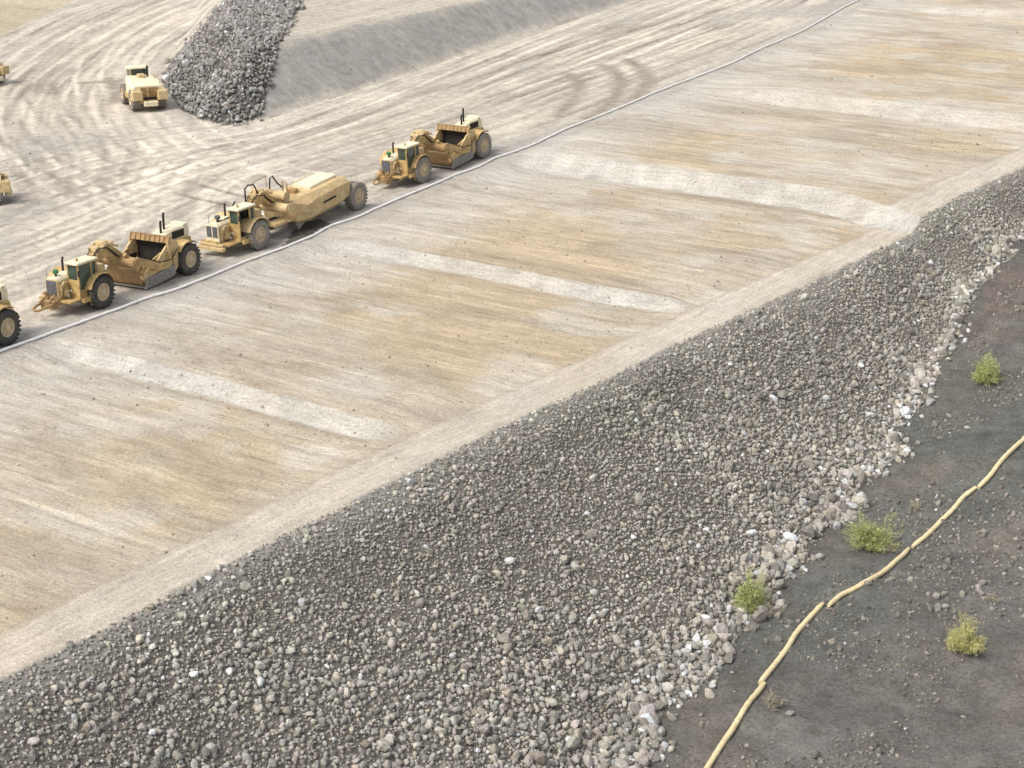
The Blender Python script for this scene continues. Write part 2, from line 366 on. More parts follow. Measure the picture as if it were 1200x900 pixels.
def smear(noise, th, steps):
    acc = noise.copy()
    for sg in (1, -1):
        fx, fy = np.mgrid[0:noise.shape[0], 0:noise.shape[1]].astype(float); px_, py_ = np.ones(noise.shape), np.zeros(noise.shape)
        dx, dy = sg * np.cos(th), sg * np.sin(th)
        for k in range(steps):
            i = np.clip(fx.round().astype(int), 0, noise.shape[0]-1); j = np.clip(fy.round().astype(int), 0, noise.shape[1]-1)
            ddx, ddy = dx[i, j], dy[i, j]
            if k: s_ = np.sign(ddx * px_ + ddy * py_); s_[s_ == 0] = 1; ddx, ddy = ddx * s_, ddy * s_
            px_, py_ = ddx, ddy; fx += ddx; fy += ddy
            i = np.clip(fx.round().astype(int), 0, noise.shape[0]-1); j = np.clip(fy.round().astype(int), 0, noise.shape[1]-1)
            acc += noise[i, j]
    acc -= acc.mean(); return np.clip(acc / (2.2 * acc.std()), -1, 1)
fine = smear(rng.random(rx.shape), th, 22)
mid = smear(fbm(rx, ry, 1.1, 1, 95), th, 34)
def raster(img, xx, yy):
    i = np.clip((xx - x0) / rs, 0, img.shape[0] - 1.001); j = np.clip((yy - y0) / rs, 0, img.shape[1] - 1.001)
    i0, j0 = i.astype(int), j.astype(int); fi, fj = i - i0, j - j0
    return (img[i0, j0] * (1-fi) + img[i0+1, j0] * fi) * (1-fj) + (img[i0, j0+1] * (1-fi) + img[i0+1, j0+1] * fi) * fj
ts = .2; trk = np.zeros((int((x1 - x0) / ts), int((y1 - y0) / ts)))
for n_ in range(210):
    pts, wid, br = STROKES[[0, 0, 1, 1, 2, 3, 4, 4, 4, 5, 5, 3][n_ % 12]]; xy = on_grade(pts)
    ds = np.vstack([xy[i] + (xy[i+1] - xy[i]) * np.linspace(0, 1, 14, endpoint=False)[:, None] for i in range(len(xy) - 1)] + [xy[-1:]])
    for _ in range(30): ds[1:-1] = (ds[:-2] + 2 * ds[1:-1] + ds[2:]) / 4
    tg = np.gradient(ds, axis=0); tg /= np.linalg.norm(tg, axis=1)[:, None] + 1e-9; nr = np.stack([-tg[:, 1], tg[:, 0]], 1)
    al = np.r_[0, np.cumsum(np.linalg.norm(np.diff(ds, axis=0), axis=1))]
    a0 = rng.uniform(-.3, .7) * al[-1]; a1 = a0 + rng.uniform(.25, .8) * al[-1]; ss = np.arange(max(a0, 0), min(a1, al[-1]), .12)
    if len(ss) < 20: continue
    off = rng.normal(0, .75) * wid + rng.normal(0, 1.2) * np.sin(ss / rng.uniform(18, 40) + rng.uniform(0, 6)); px_ = np.interp(ss, al, ds[:, 0]); py_ = np.interp(ss, al, ds[:, 1])
    nx_ = np.interp(ss, al, nr[:, 0]); ny_ = np.interp(ss, al, nr[:, 1]); amp = rng.choice([-1, -.8, .9]) * rng.uniform(.35, 1) * (.35 + .9 * vnoise(ss / 5, ss * 0, n_)) * sstep(0, 3, ss - ss[0]) * sstep(0, 3, ss[-1] - ss)
    for half in (-1.25, 1.25):
        for dw in np.arange(-.2, .21, .1):
            i = ((px_ + nx_ * (off + half + dw) - x0) / ts).astype(int); j = ((py_ + ny_ * (off + half + dw) - y0) / ts).astype(int)
            k = (i >= 0) & (i < trk.shape[0]) & (j >= 0) & (j < trk.shape[1]); trk[i[k], j[k]] = .4 * trk[i[k], j[k]] + .6 * amp[k] + .25 * amp[k] * (abs(dw) < .2)
for _ in range(1): trk[1:-1, 1:-1] = .5 * trk[1:-1, 1:-1] + .125 * (trk[:-2, 1:-1] + trk[2:, 1:-1] + trk[1:-1, :-2] + trk[1:-1, 2:])
iT = np.clip((X - x0) / ts, 0, trk.shape[0] - 1).astype(int); jT = np.clip((Y - y0) / ts, 0, trk.shape[1] - 1).astype(int); TRK = trk[iT, jT] * (W < WP - 1)
Z = Z - .05 * np.clip(np.abs(TRK), 0, 1) * ~BIN
TRF, TRM, TRB = raster(fine, X, Y), raster(mid, X, Y), raster(bright, X, Y)
# --- soil colours
def C(*c): return np.array(c, float)
def mix(a, b_, f): return a + (b_ - a) * f[..., None]
pn, pm, pl = fbm(X, Y, 12, 4, 1), fbm(X, Y, 4, 4, 2), fbm(X, Y, 1.2, 3, 3)
st1 = fbm(U, W * .14, .5, 3, 51); st2 = fbm(U + .03 * W, W * .05, 1.8, 3, 52)
lanec = mix(C(.425, .372, .295) + 0 * X[..., None], C(.42, .325, .205), sstep(.44, .66, pn + .10 * (1 - sstep(-25, 10, U))) * .58)
lanec = mix(lanec, C(.47, .435, .375), sstep(.50, .70, pm) * .75)
lanec = mix(lanec, C(.45, .425, .385), (1 - sstep(3, 13, W - WP + 5 * (pm - .5))) * .85)
lanec = mix(lanec, C(.29, .235, .175), sstep(.52, .72, fbm(U, W * .5, 3.2, 4, 8)) * .4)
d1, d2_ = fbm(U + .01 * W, W * .07, .36, 2, 53), fbm(U, W * .05, .34, 2, 54)
lanec = lanec * (1 + .25 * (st1 - .5) + .15 * (st2 - .5) + .13 * sstep(.56, .72, d1) - .12 * sstep(.58, .74, d2_) + .22 * (fbm(U, W * .6, .5, 2, 57) - .5))[..., None]
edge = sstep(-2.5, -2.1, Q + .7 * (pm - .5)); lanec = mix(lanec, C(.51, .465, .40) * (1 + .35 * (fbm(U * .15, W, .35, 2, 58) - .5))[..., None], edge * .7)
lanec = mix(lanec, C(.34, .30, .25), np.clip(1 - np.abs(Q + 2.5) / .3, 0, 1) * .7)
lanec = mix(lanec, C(.425, .412, .38) * (1 + .55 * (pl - .5))[..., None], RM * np.where(U > 60, .55, .85) * (.75 + .5 * pm))
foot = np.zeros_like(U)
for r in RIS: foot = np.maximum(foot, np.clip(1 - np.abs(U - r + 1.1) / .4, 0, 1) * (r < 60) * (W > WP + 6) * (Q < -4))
lanec = mix(lanec, C(.27, .235, .19), foot * .5)  # shadow line along the riser feet painted into the colour
roadc = mix(C(.425, .39, .34) + 0 * X[..., None], C(.54, .485, .405), np.clip(TRB * .75 * (.6 + .8 * pn), 0, 1))
roadc = roadc * (1 + .24 * TRF + .13 * TRM + .25 * (pm - .5) + .36 * TRK)[..., None]
roadc = mix(roadc, C(.33, .315, .29), sstep(.55, .75, fbm(X, Y, 9, 4, 14)) * .5)
hd = np.abs(W - WP); roadc = mix(roadc, C(.33, .315, .29), np.clip(1 - hd / 3.2, 0, 1) * .7 * (.5 + pm))
lanec = mix(lanec, C(.33, .31, .285), np.clip(1 - hd / 2.2, 0, 1) * .8 * (.5 + pm))
wet = in_poly(PX + 5 * (pl - .5), PY + 4 * (pm - .5), np.array([(318,296),(334,284),(342,272),(356,260),(374,256),(392,264),(380,276),(354,287),(338,293)], float)); roadc = mix(roadc, C(.085, .075, .065), wet * .95)
tan2 = in_poly(PX, PY, np.array([(-200, 60), (0, 42), (88, 0), (150, -60), (-200, -60)], float))
roadc = mix(roadc, C(.41, .355, .265) * (1 + .4 * (st2 - .5))[..., None], tan2 * 1.0)
arcs = [[(655,135),(676,112),(680,96),(664,86)], [(690,138),(718,120),(729,98),(722,84),(703,75)], [(735,126),(756,104),(759,88),(748,77),(733,69)], [(128,92),(136,112),(132,122)], [(100,97),(143,94)]]
for a in arcs:
    xy = on_grade(a); dd = np.full(X.shape, 1e9)
    ds = np.vstack([xy[i] + (xy[i+1] - xy[i]) * np.linspace(0, 1, 8, endpoint=False)[:, None] for i in range(len(xy) - 1)])
    for _ in range(4): ds[1:-1] = (ds[:-2] + 2 * ds[1:-1] + ds[2:]) / 4
    near = (X > xy[:, 0].min() - 3) & (X < xy[:, 0].max() + 3) & (Y > xy[:, 1].min() - 6) & (Y < xy[:, 1].max() + 6)
    xx, yy = X[near], Y[near]; d = np.full(xx.shape, 1e9)
    for p in ds: d = np.minimum(d, np.hypot(xx - p[0], (yy - p[1])))
    dd[near] = d; roadc = mix(roadc, C(.27, .235, .19), np.clip(1.25 - dd / .95, 0, 1) * .9 * (.6 + .8 * pl))
benchc = mix(C(.40, .375, .335) + 0 * X[..., None], C(.44, .39, .32), pm) * (1 + .25 * TRF)[..., None]
bankc = C(.30, .29, .27) * (1 + .3 * (pl - .5) )[..., None]
PILEM = in_poly(PX, PY, PILE) & (BIN | (BD < 1.5))
slopeb = BIN & ~(BD > 1.42 * bench_h(U))
slopc = C(.14, .128, .112) * (1 + .5 * (pl - .5))[..., None]
slopc = mix(slopc, C(.30, .29, .265), (1 - sstep(.2, 1.6, Q + 1.2 * (pm - .5))) * .7)
hillc = mix(C(.118, .111, .103) + 0 * X[..., None], C(.105, .108, .100), sstep(.4, .65, pn))
hillc = mix(hillc, C(.15, .134, .115), sstep(.5, .75, pm) * .6)
hillc = mix(hillc, C(.155, .155, .145), sstep(.55, .8, fbm(X, Y, 6, 3, 77)) * .6) * (1 + .5 * (pl - .5))[..., None]
hillc = mix(hillc, C(.135, .108, .095), in_poly(PX, PY, np.array([(1150,320),(1200,305),(1230,350),(1190,375),(1155,365)], float)) * .6)
bf = (1 - sstep(1.15 * bench_h(U), 1.6 * bench_h(U), BD + 1.2 * (pm - .5))) * sstep(-.2, 1.6, BD + .8 * (pm - .5)); bankc = mix(np.where((BD < .8 * bench_h(U))[..., None], roadc, benchc), bankc, bf)
benchc = bankc
zone = np.where(Q > TD - .2, 4, np.where(Q > .0, 3, np.where(W > WP - .4, np.where(Q > -2.4, 6, 1), np.where(BIN, np.where(slopeb, 5, 2), 0))))
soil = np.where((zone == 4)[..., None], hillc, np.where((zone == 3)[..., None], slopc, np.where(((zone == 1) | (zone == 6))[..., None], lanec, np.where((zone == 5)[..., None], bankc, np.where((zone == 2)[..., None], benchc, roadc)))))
soil = np.where(((zone == 5) & (PX < 292))[..., None], roadc * .9, soil)
soil = np.where((PILEM & (zone != 1) & (zone != 6))[..., None], C(.12, .115, .105), soil)
idx = np.arange(nu * nw).reshape(nu, nw)
F = np.stack([idx[:-1, :-1], idx[1:, :-1], idx[1:, 1:], idx[:-1, 1:]], -1).reshape(-1, 4)[:, ::-1]
fz = zone[:-1, :-1].ravel()
V = np.stack([X, Y, Z], -1).reshape(-1, 3); SC = np.clip(soil, .02, .8).reshape(-1, 3)
GROUND = {}
for zi, nm, mt in ((0, 'haul_road', 'road'), (1, 'fill_terrace', 'lane'), (2, 'upper_bench', 'road'), (3, 'rock_slope', 'soil'), (4, 'hillside', 'soil'), (5, 'grey_bank', 'road'), (6, 'edge_track', 'edge')):
    f = F[fz == zi]; uq, inv = np.unique(f, return_inverse=True)
    GROUND[nm] = tag(np_mesh(nm, V[uq], inv.reshape(-1, 4), M[mt], SC[uq], smooth=True), kind='structure')

# ------------------------------------------------------------------ rocks
def ico(sub):
    bm = bmesh.new(); bmesh.ops.create_icosphere(bm, subdivisions=sub, radius=1); bm.verts.ensure_lookup_table()
    v = np.array([q.co[:] for q in bm.verts]); f = np.array([[q.index for q in p.verts] for p in bm.faces]); bm.free(); return v, f
ICO2, ICO1 = ico(2), ico(1)
def rock_shapes(n, base, seed):
    r = np.random.default_rng(seed); out = []
    for _ in range(n):
        v = base[0]; k = r.integers(9, 15); nrm = r.normal(size=(k, 3)); nrm /= np.linalg.norm(nrm, axis=1)[:, None]
        h = r.uniform(.62, 1.0, k); dt = v @ nrm.T
        rad = np.where(dt > .05, h / np.maximum(dt, .05), 9).min(1); rad = np.minimum(rad, 1.15) * r.uniform(.95, 1.05, len(v))
        q = v * rad[:, None] * np.array([1, r.uniform(.68, .98), r.uniform(.55, .85)]); out.append(q)
    return out
SH2, SH1 = rock_shapes(28, ICO2, 3), rock_shapes(14, ICO1, 4)
def rand_rot(n):
    q = rng.normal(size=(n, 4)); q /= np.linalg.norm(q, axis=1)[:, None]; a, b_, c, d = q.T
    return np.stack([1-2*(c*c+d*d), 2*(b_*c-a*d), 2*(b_*d+a*c), 2*(b_*c+a*d), 1-2*(b_*b_+d*d), 2*(c*d-a*b_), 2*(b_*d-a*c), 2*(c*d+a*b_), 1-2*(b_*b_+c*c)], 1).reshape(-1, 3, 3)
def rock_mass(name, pos, size, tint, shapes, faces, parent, mat='rock'):
    n = len(pos); which = rng.integers(0, len(shapes), n); sh = np.array(shapes)[which]; rot = rand_rot(n)
    v = np.einsum('nij,nkj->nki', rot, sh) * size[:, None, None] * .5 + pos[:, None, :]
    k = sh.shape[1]; f = (faces[None] + (np.arange(n) * k)[:, None, None]).reshape(-1, 3)
    return tag(np_mesh(name, v.reshape(-1, 3), f, M[mat], np.repeat(tint, k, 0), 'tint', parent=parent), kind='stuff')
SHARED = []
for i, s_ in enumerate(SH2):
    me = bpy.data.meshes.new('rock'); me.from_pydata((s_ * .5).tolist(), [], ICO2[1].tolist()); me.materials.append(M['rock1']); SHARED.append(me)
def single_rock(name, p, size, tint, parent=None):
    o = bpy.data.objects.new(name, SHARED[random.randrange(len(SHARED))]); COL.objects.link(o); o.location = p; o.scale = (size,)*3
    o.rotation_euler = (random.uniform(0, 6.3), random.uniform(0, 6.3), random.uniform(0, 6.3)); o.color = (*tint, 1); o.parent = parent; return o
def tints(n, lo=.62, hi=1.5, base=(.29, .275, .246), white=.022):
    t_ = np.array(base)[None] * rng.uniform(lo, hi, n)[:, None] * (1 + rng.normal(0, .02, (n, 3)))
    warm = rng.random(n) < .18; t_[warm] *= np.array([1.03, .99, .93])
    wh = rng.random(n) < white; t_[wh] = rng.uniform(.36, .68, wh.sum())[:, None] * np.array([.98, 1, 1.02])
    return np.clip(t_, .03, .8)
# the rock slope: cells in (along, down) with jitter
def slope_cells(du, u_lo, u_hi):
    us, qs = np.meshgrid(np.arange(u_lo, u_hi, du), np.arange(.05, 18, du * .86), indexing='ij')
    u_ = us.ravel() + rng.uniform(-.5, .5, us.size) * du; q_ = qs.ravel() + rng.uniform(-.5, .5, us.size) * du
    td = np.interp(u_, toe_u, toe_d) + 2.2 * (fbm(u_, u_ * 0, 3, 3, 44) - .4) + np.abs(rng.normal(0, .45, len(u_)))
    k = q_ < td; return u_[k], q_[k], td[k]
def slope_xyz(u_, q_):
    x_, y_ = to_xy(u_, q_ + crestw(u_)); return x_, y_, land(x_, y_)
def in_view(x_, y_, z_, mx=60):
    a, b_ = project(x_, y_, z_); return (a > -mx) & (a < 1200 + mx) & (b_ > -mx) & (b_ < 900 + mx)
u_, q_, td_ = slope_cells(.222, -36, 84); x_, y_, z_ = slope_xyz(u_, q_)
k = in_view(x_, y_, z_) & ((q_ > .55) | (rng.random(len(q_)) < .35 + .5 * q_)); u_, q_, td_, x_, y_, z_ = (a[k] for a in (u_, q_, td_, x_, y_, z_))
down = np.clip(q_ / td_, 0, 1); nn = len(x_)
size = .222 * np.exp(rng.normal(0, .36, nn)) * (.58 + .38 * down + .42 * sstep(.8, 1, down) * fbm(x_, y_, 2.5, 2, 64) * 2) * (.62 + .74 * fbm(x_, y_, 3.5, 3, 66))
size = np.clip(size * 1.16, .12, .9)
tt_ = tints(nn) * (1 + .10 * sstep(.8, 1, down))[:, None]
wt_ = (rng.random(nn) < .09) & (down > .86); tt_[wt_] = rng.uniform(.4, .72, wt_.sum())[:, None] * np.array([.97, 1, 1.01])
pat = fbm(x_, y_, 5, 3, 67); tt_ *= (1 + .6 * (pat - .5))[:, None]; gr_ = sstep(.5, .7, fbm(x_, y_, 8, 3, 69)) * (1 - sstep(.1, .5, down)); tt_ *= 1 + gr_[:, None] * np.array([.05, .09, .06])
tt_ = tt_ * np.where((fbm(x_, y_, 9, 2, 68) > .55)[:, None], np.array([1.0, .99, .985]), 1)
up = np.where(down < .12, 1.15, 1.0); tt_ *= up[:, None]; tt_ = np.clip(tt_, .02, .75)
pos = np.stack([x_, y_, z_ + size * .10], 1)
pxr, pyr = project(x_, y_, z_); vis = (pxr > 0) & (pxr < 1200) & (pyr > 0) & (pyr < 900)
app = size / np.hypot(y_, x_) * vis; order = np.argsort(-app); big = order[:300]; rest = order[300:]
for i in big: single_rock('rock', pos[i] + [0, 0, size[i] * .08], float(size[i]), tt_[i], GROUND['rock_slope'])
bigger = rest[size[rest] > .25]; finer = rest[size[rest] <= .25]
rock_mass('loose_rocks', pos[bigger], size[bigger], tt_[bigger], SH2, ICO2[1], GROUND['rock_slope'])
rock_mass('gravel_rocks', pos[finer], size[finer] * 1.1, tt_[finer], SH1, ICO1[1], GROUND['rock_slope']); print('ROCKS', nn, len(bigger))
u_, q_, td_ = slope_cells(.21, -36, 70); x_, y_, z_ = slope_xyz(u_, q_); k = in_view(x_, y_, z_); x_, y_, z_, q_ = x_[k], y_[k], z_[k], q_[k]
sz = rng.uniform(.07, .17, len(x_)); rock_mass('small_stones', np.stack([x_, y_, z_ + .03], 1), sz, tints(len(x_), .7, 1.4, white=.012), SH1, ICO1[1], GROUND['rock_slope'])
# the rock pile on the end of the bench
gx, gy = np.meshgrid(np.arange(-60, -10, .31), np.arange(140, 260, .31), indexing='ij')
gx = gx.ravel() + rng.uniform(-.2, .2, gx.size); gy = gy.ravel() + rng.uniform(-.2, .2, gy.size); gz = land(gx, gy)
a, b_ = project(gx, gy, gz); j1 = 12 * (fbm(gx, gy, 2, 2, 71) - .5) + rng.normal(0, 2.2, len(gx)); k = in_poly(a + j1, b_ + .6 * j1, PILE); gx, gy, gz = gx[k], gy[k], gz[k]
lump = .55 * fbm(gx, gy, 3.5, 3, 72); a, b_ = project(gx, gy, gz); lump = np.where(in_poly(a, b_, PILE), lump, .05)
pc = Vector((float(gx.mean()), float(gy.min()), float(gz.min())))
# underlying mound of the pile as its own body
hx, hy = np.meshgrid(np.arange(-60, -10, .6), np.arange(140, 262, .6), indexing='ij'); hz = land(hx.ravel(), hy.ravel()).reshape(hx.shape)
a, b_ = project(hx, hy, hz); hk = in_poly(a, b_, PILE); hz = hz + .55 * fbm(hx, hy, 3.5, 3, 72) - .25
hi_ = np.arange(hx.size).reshape(hx.shape); hf = np.stack([hi_[:-1, :-1], hi_[1:, :-1], hi_[1:, 1:], hi_[:-1, 1:]], -1).reshape(-1, 4); hf = hf[(hk[:-1, :-1] & hk[1:, :-1] & hk[1:, 1:] & hk[:-1, 1:]).ravel()]
uq, inv = np.unique(hf, return_inverse=True); hv = np.stack([hx, hy, hz], -1).reshape(-1, 3)[uq]
pile = tag(np_mesh('rock_pile', hv, inv.reshape(-1, 4), M['soil'], np.tile([.10, .095, .088], (len(hv), 1)), smooth=True), 'tall heap of dark broken rock on the end of the grey bank', 'rock pile')
sz = np.clip(.29 * np.exp(rng.normal(0, .40, len(gx))), .13, .9); pt = tints(len(gx), .7, 1.5, (.235, .226, .214), .03)
pp = np.stack([gx, gy, gz + lump + sz * .05 - .05], 1); order = np.argsort(-sz)
for i in order[:80]: single_rock('rock', pp[i] + [0, 0, .1], float(sz[i]), pt[i], pile)
rock_mass('loose_rocks', pp[order[80:]], sz[order[80:]], pt[order[80:]], SH2, ICO2[1], pile)
# stones and clods on the dark hillside
n = 90000; uu = rng.uniform(-30, 75, n); qq = rng.uniform(5, 40, n); xh, yh = to_xy(uu, qq + crestw(uu)); zh = land(xh, yh)
dd = qq - np.interp(uu, toe_u, toe_d); cl = fbm(xh, yh, 4.5, 4, 81)
for cx0, cy0 in [(1150, 640), (1185, 600), (1012, 830), (1150, 505), (1190, 350), (1062, 775), (1110, 670), (1180, 470), (1150, 700), (1090, 600), (1030, 545)]:
    c0 = land_pts([(cx0, cy0)])[0]; cl = cl + .16 * np.exp(-((xh - c0[0]) ** 2 + (yh - c0[1]) ** 2) / 7.0)
k = in_view(xh, yh, zh) & (dd > .6) & (rng.random(n) < .014 + .75 * sstep(.48, .66, cl) * sstep(.6, 3, dd) + .35 * np.exp(-dd / .9)); xh, yh, zh, dd, cl = xh[k], yh[k], zh[k], dd[k], cl[k]
sz = np.clip(.11 * np.exp(rng.normal(0, .52, len(xh))), .05, .46); ht = tints(len(xh), .6, 1.6, (.185, .172, .152), .012)
nb = np.argsort(-sz)
for i in nb[:60]: single_rock('rock', (xh[i], yh[i], zh[i] + sz[i] * .15), float(sz[i]), ht[i], GROUND['hillside'])
r_ = nb[60:]; rock_mass('small_stones', np.stack([xh, yh, zh + sz * .12], 1)[r_], sz[r_], ht[r_], SH1, ICO1[1], GROUND['hillside'])
# clods and loose stones left on the graded dirt
for par, n, wlo, whi, base in (('fill_terrace', 14000, -50, -1, (.38, .335, .275)), ('haul_road', 9000, -110, -28, (.36, .335, .30))):
    uu = rng.uniform(-30, 120, n); wq = rng.uniform(wlo, whi, n); xh, yh = to_xy(uu, wq + crestw(uu)); zh = zgrid(xh, yh); dp = wq + crestw(uu) - hose_w(uu)
    rf_ = np.min([np.abs(uu - r + 1.6) for r in RIS], axis=0) if wlo > -60 else np.full(n, 9.)
    k = in_view(xh, yh, zh, 10) & ((dp > .5) if wlo > -60 else (dp < -1)) & (rng.random(n) < .18 + .8 * sstep(.5, .68, fbm(xh, yh, 5, 3, 83)) + .8 * np.exp(-rf_ / .5)); xh, yh, zh = xh[k], yh[k], zh[k]
    sz = np.clip(.075 * np.exp(rng.normal(0, .45, len(xh))), .04, .3)
    rock_mass('loose_clods', np.stack([xh, yh, zh + sz * .15], 1), sz, tints(len(xh), .6, 1.35, base, .01), SH1, ICO1[1], GROUND[par])
# boulders that stand out
for px, py, s_, c, lab in [
    (925, 633, .80, (.72, .75, .76), 'largest bright white boulder at the slope foot, left of the middle green bush'),
    (879, 627, .50, (.68, .70, .70), 'round white boulder on the slope left of the largest white boulder'),
    (831, 816, .52, (.40, .37, .31), 'tan boulder lying alone on dark soil below the rock slope'),
    (784, 825, .36, (.45, .45, .44), 'small pale grey stone on dark soil left of the lone tan boulder'),
    (832, 752, .62, (.36, .37, .37), 'big angular grey boulder at the slope foot below the lower left bush'),
    (826, 726, .50, (.70, .72, .74), 'bright white boulder left of the lower left green bush'),
    (803, 767, .60, (.44, .44, .42), 'flat pale grey boulder at the slope foot above the lone tan boulder'),
    (868, 716, .38, (.62, .64, .64), 'white stone at the foot of the lower left green bush'),
    (1020, 489, .60, (.50, .50, .48), 'pale block of rock near the foot of the slope below the upper right bush'),
    (1090, 474, .60, (.34, .34, .33), 'rounded grey boulder at the tip of the slope foot facing the upper right bush'),
    (1009, 430, .44, (.62, .64, .65), 'bright white stone high on the slope left of the upper right bush'),
    (855, 429, .40, (.64, .65, .65), 'white stone just below the top edge of the slope'),
    (598, 659, .50, (.58, .58, .58), 'pale stone in the middle of the slope'),
    (227, 793, .42, (.72, .73, .72), 'white stone on the lower left part of the slope'),
    (1133, 502, .36, (.42, .41, .37), 'small pale slab on dark soil above the yellow straw wattle'),
    (178, 860, .34, (.72, .73, .72), 'small white stone near the lower left corner')]:
    p = land_pt(px, py); o = single_rock('boulder', p + Vector((0, 0, s_ * .22)), s_, c); o.rotation_euler = (random.uniform(-.4, .4), random.uniform(-.4, .4), random.uniform(0, 6)); tag(o, lab, 'boulder', 'boulders that stand out')

# ------------------------------------------------------------------ hose and straw wattles
def spline(pts, step):
    p = np.array(pts, float); d = np.r_[0, np.cumsum(np.linalg.norm(np.diff(p[:, :2], axis=0), axis=1))]
    s_ = np.arange(0, d[-1], step); q = np.stack([np.interp(s_, d, p[:, i]) for i in range(2)], 1)
    for _ in range(3): q[1:-1] = (q[:-2] + 2 * q[1:-1] + q[2:]) / 4
    return q
q = spline(hose_xy, .6); zq = land(q[:, 0], q[:, 1])
for _ in range(2): zq[1:-1] = np.maximum(zq[1:-1], (zq[:-2] + zq[2:]) / 2)
h = MB().tube([(a[0], a[1], zz + .08) for a, zz in zip(q, zq)], .085, 8).build('water_pipe', 'white', smooth=True)
tag(h, 'long white pipe winding along the edge of the haul road', 'pipe')
WAT = [([(800, 945), (830, 900), (850, 868), (868, 840), (880, 822), (897, 801)], 'lowest straw wattle roll, leaving the bottom edge of the picture'),
       ([(890, 803), (908, 781), (922, 762), (932, 745), (948, 727), (965, 709)], 'straw wattle roll second from the bottom, right of the lone tan boulder'),
       ([(971, 712), (985, 700), (1005, 690), (1022, 680), (1045, 664), (1066, 643)], 'straw wattle roll below the middle green bush'),
       ([(1069, 643), (1085, 630), (1103, 612), (1118, 598), (1130, 583), (1144, 573)], 'straw wattle roll right of the middle green bush'),
       ([(1146, 574), (1160, 560), (1175, 540), (1190, 525), (1215, 503), (1235, 488)], 'highest straw wattle roll, leaving the right edge of the picture')]
for pts, lab in WAT:
    w3 = land_pts(pts); q = spline(w3[:, :2], .18); zq = land(q[:, 0], q[:, 1])
    for _ in range(6): zq[1:-1] = (zq[:-2] + zq[2:]) / 2
    nq = len(q); rad = [(.118 + .004 * math.sin(i * 1.9) + .010 * random.random()) * (min(1, .7 + .15 * min(i, nq - 1 - i))) for i in range(nq)]
    o = MB().tube([(a[0], a[1], zz + .09 + .012 * random.random()) for a, zz in zip(q, zq)], rad, 10).build('straw_wattle', 'straw', smooth=True); tag(o, lab, 'straw wattle', 'straw wattles laid end to end on the hillside')

# ------------------------------------------------------------------ bushes
def bush(px, py, rad, hgt, mat, lab, nst=130, leaves=38, name='bush', cat='bush', group='green bushes on the hillside'):
    base = land_pt(px, py); rt = empty(name, base); tag(rt, lab, cat, group)
    vs, fs = [], []; st = MB()
    for i in range(nst):
        az = random.uniform(0, 6.283); e = math.acos(random.uniform(.12, 1.0)); L = random.uniform(.5, 1.05) * (.82 + .25 * math.sin(az * 2 + px) + .15 * math.sin(az * 5 + py))
        d = Vector((math.sin(e) * math.cos(az) * rad, math.sin(e) * math.sin(az) * rad, math.cos(e) * hgt + .1 * hgt)) * L
        b0 = Vector((random.gauss(0, .09), random.gauss(0, .09), 0)); mid_ = b0 + d * .5 + Vector((0, 0, .12 * hgt))
        if i % 2 == 0: st.tube([b0 - Vector((0, 0, .08)), mid_, b0 + d], [.014, .010, .005], 4)
        for j in range(leaves):
            tq = random.uniform(.28, 1.02); p = (b0 * (1-tq)**2 + mid_ * 2 * tq * (1-tq) + (b0 + d) * tq * tq) + Vector([random.gauss(0, .05 * rad + .02) for _ in range(3)])
            ax = (d.normalized() * .6 + Vector([random.gauss(0, .55) for _ in range(3)])).normalized(); sd_ = ax.cross(Vector([random.gauss(0, 1) for _ in range(3)])).normalized()
            l, w_ = random.uniform(.08, .2), random.uniform(.007, .014); k0 = len(vs)
            vs += [p - ax * l, p + sd_ * w_, p + ax * l, p - sd_ * w_]; fs.append((k0, k0+1, k0+2, k0+3))
    st.build('stems', 'stem', rt)
    me = bpy.data.meshes.new('foliage'); me.from_pydata([tuple(v) for v in vs], [], fs); me.materials.append(M[mat]); o = bpy.data.objects.new('foliage', me); COL.objects.link(o); o.parent = rt
    return rt
bush(1155, 449, 1.4, 1.75, 'leaf', 'rounded green bush at the upper right, beside the tip of the slope foot')
bush(1020, 642, 1.7, 1.8, 'leaf', 'widest green bush, in the middle between the rock slope and the wattles', 140)
bush(879, 716, 1.25, 2.0, 'leaf', 'lower left green bush growing against the foot of the rock slope')
bush(1130, 761, 1.25, 1.4, 'leaf2', 'low yellow green bush below the straw wattles')
dg = 'small dry shrubs on the hillside'
bush(906, 828, .5, .7, 'dry', 'pale dry shrub right against the lowest wattle roll', 40, 22, 'dry_shrub', 'shrub', dg)
bush(898, 722, .6, .5, 'dry', 'grey dry tuft beside the lower left green bush', 40, 18, 'dry_shrub', 'shrub', dg)
bush(1040, 645, .6, .4, 'dry', 'grey dry tuft under the right side of the middle green bush', 36, 18, 'dry_shrub', 'shrub', dg)
bush(1074, 597, .5, .4, 'dry', 'faint dry tuft above the wattle, right of the middle green bush', 26, 16, 'dry_shrub', 'shrub', dg)
bush(1163, 705, .4, .4, 'dry', 'yellowish dry tuft above the low yellow green bush', 24, 16, 'dry_shrub', 'shrub', dg)

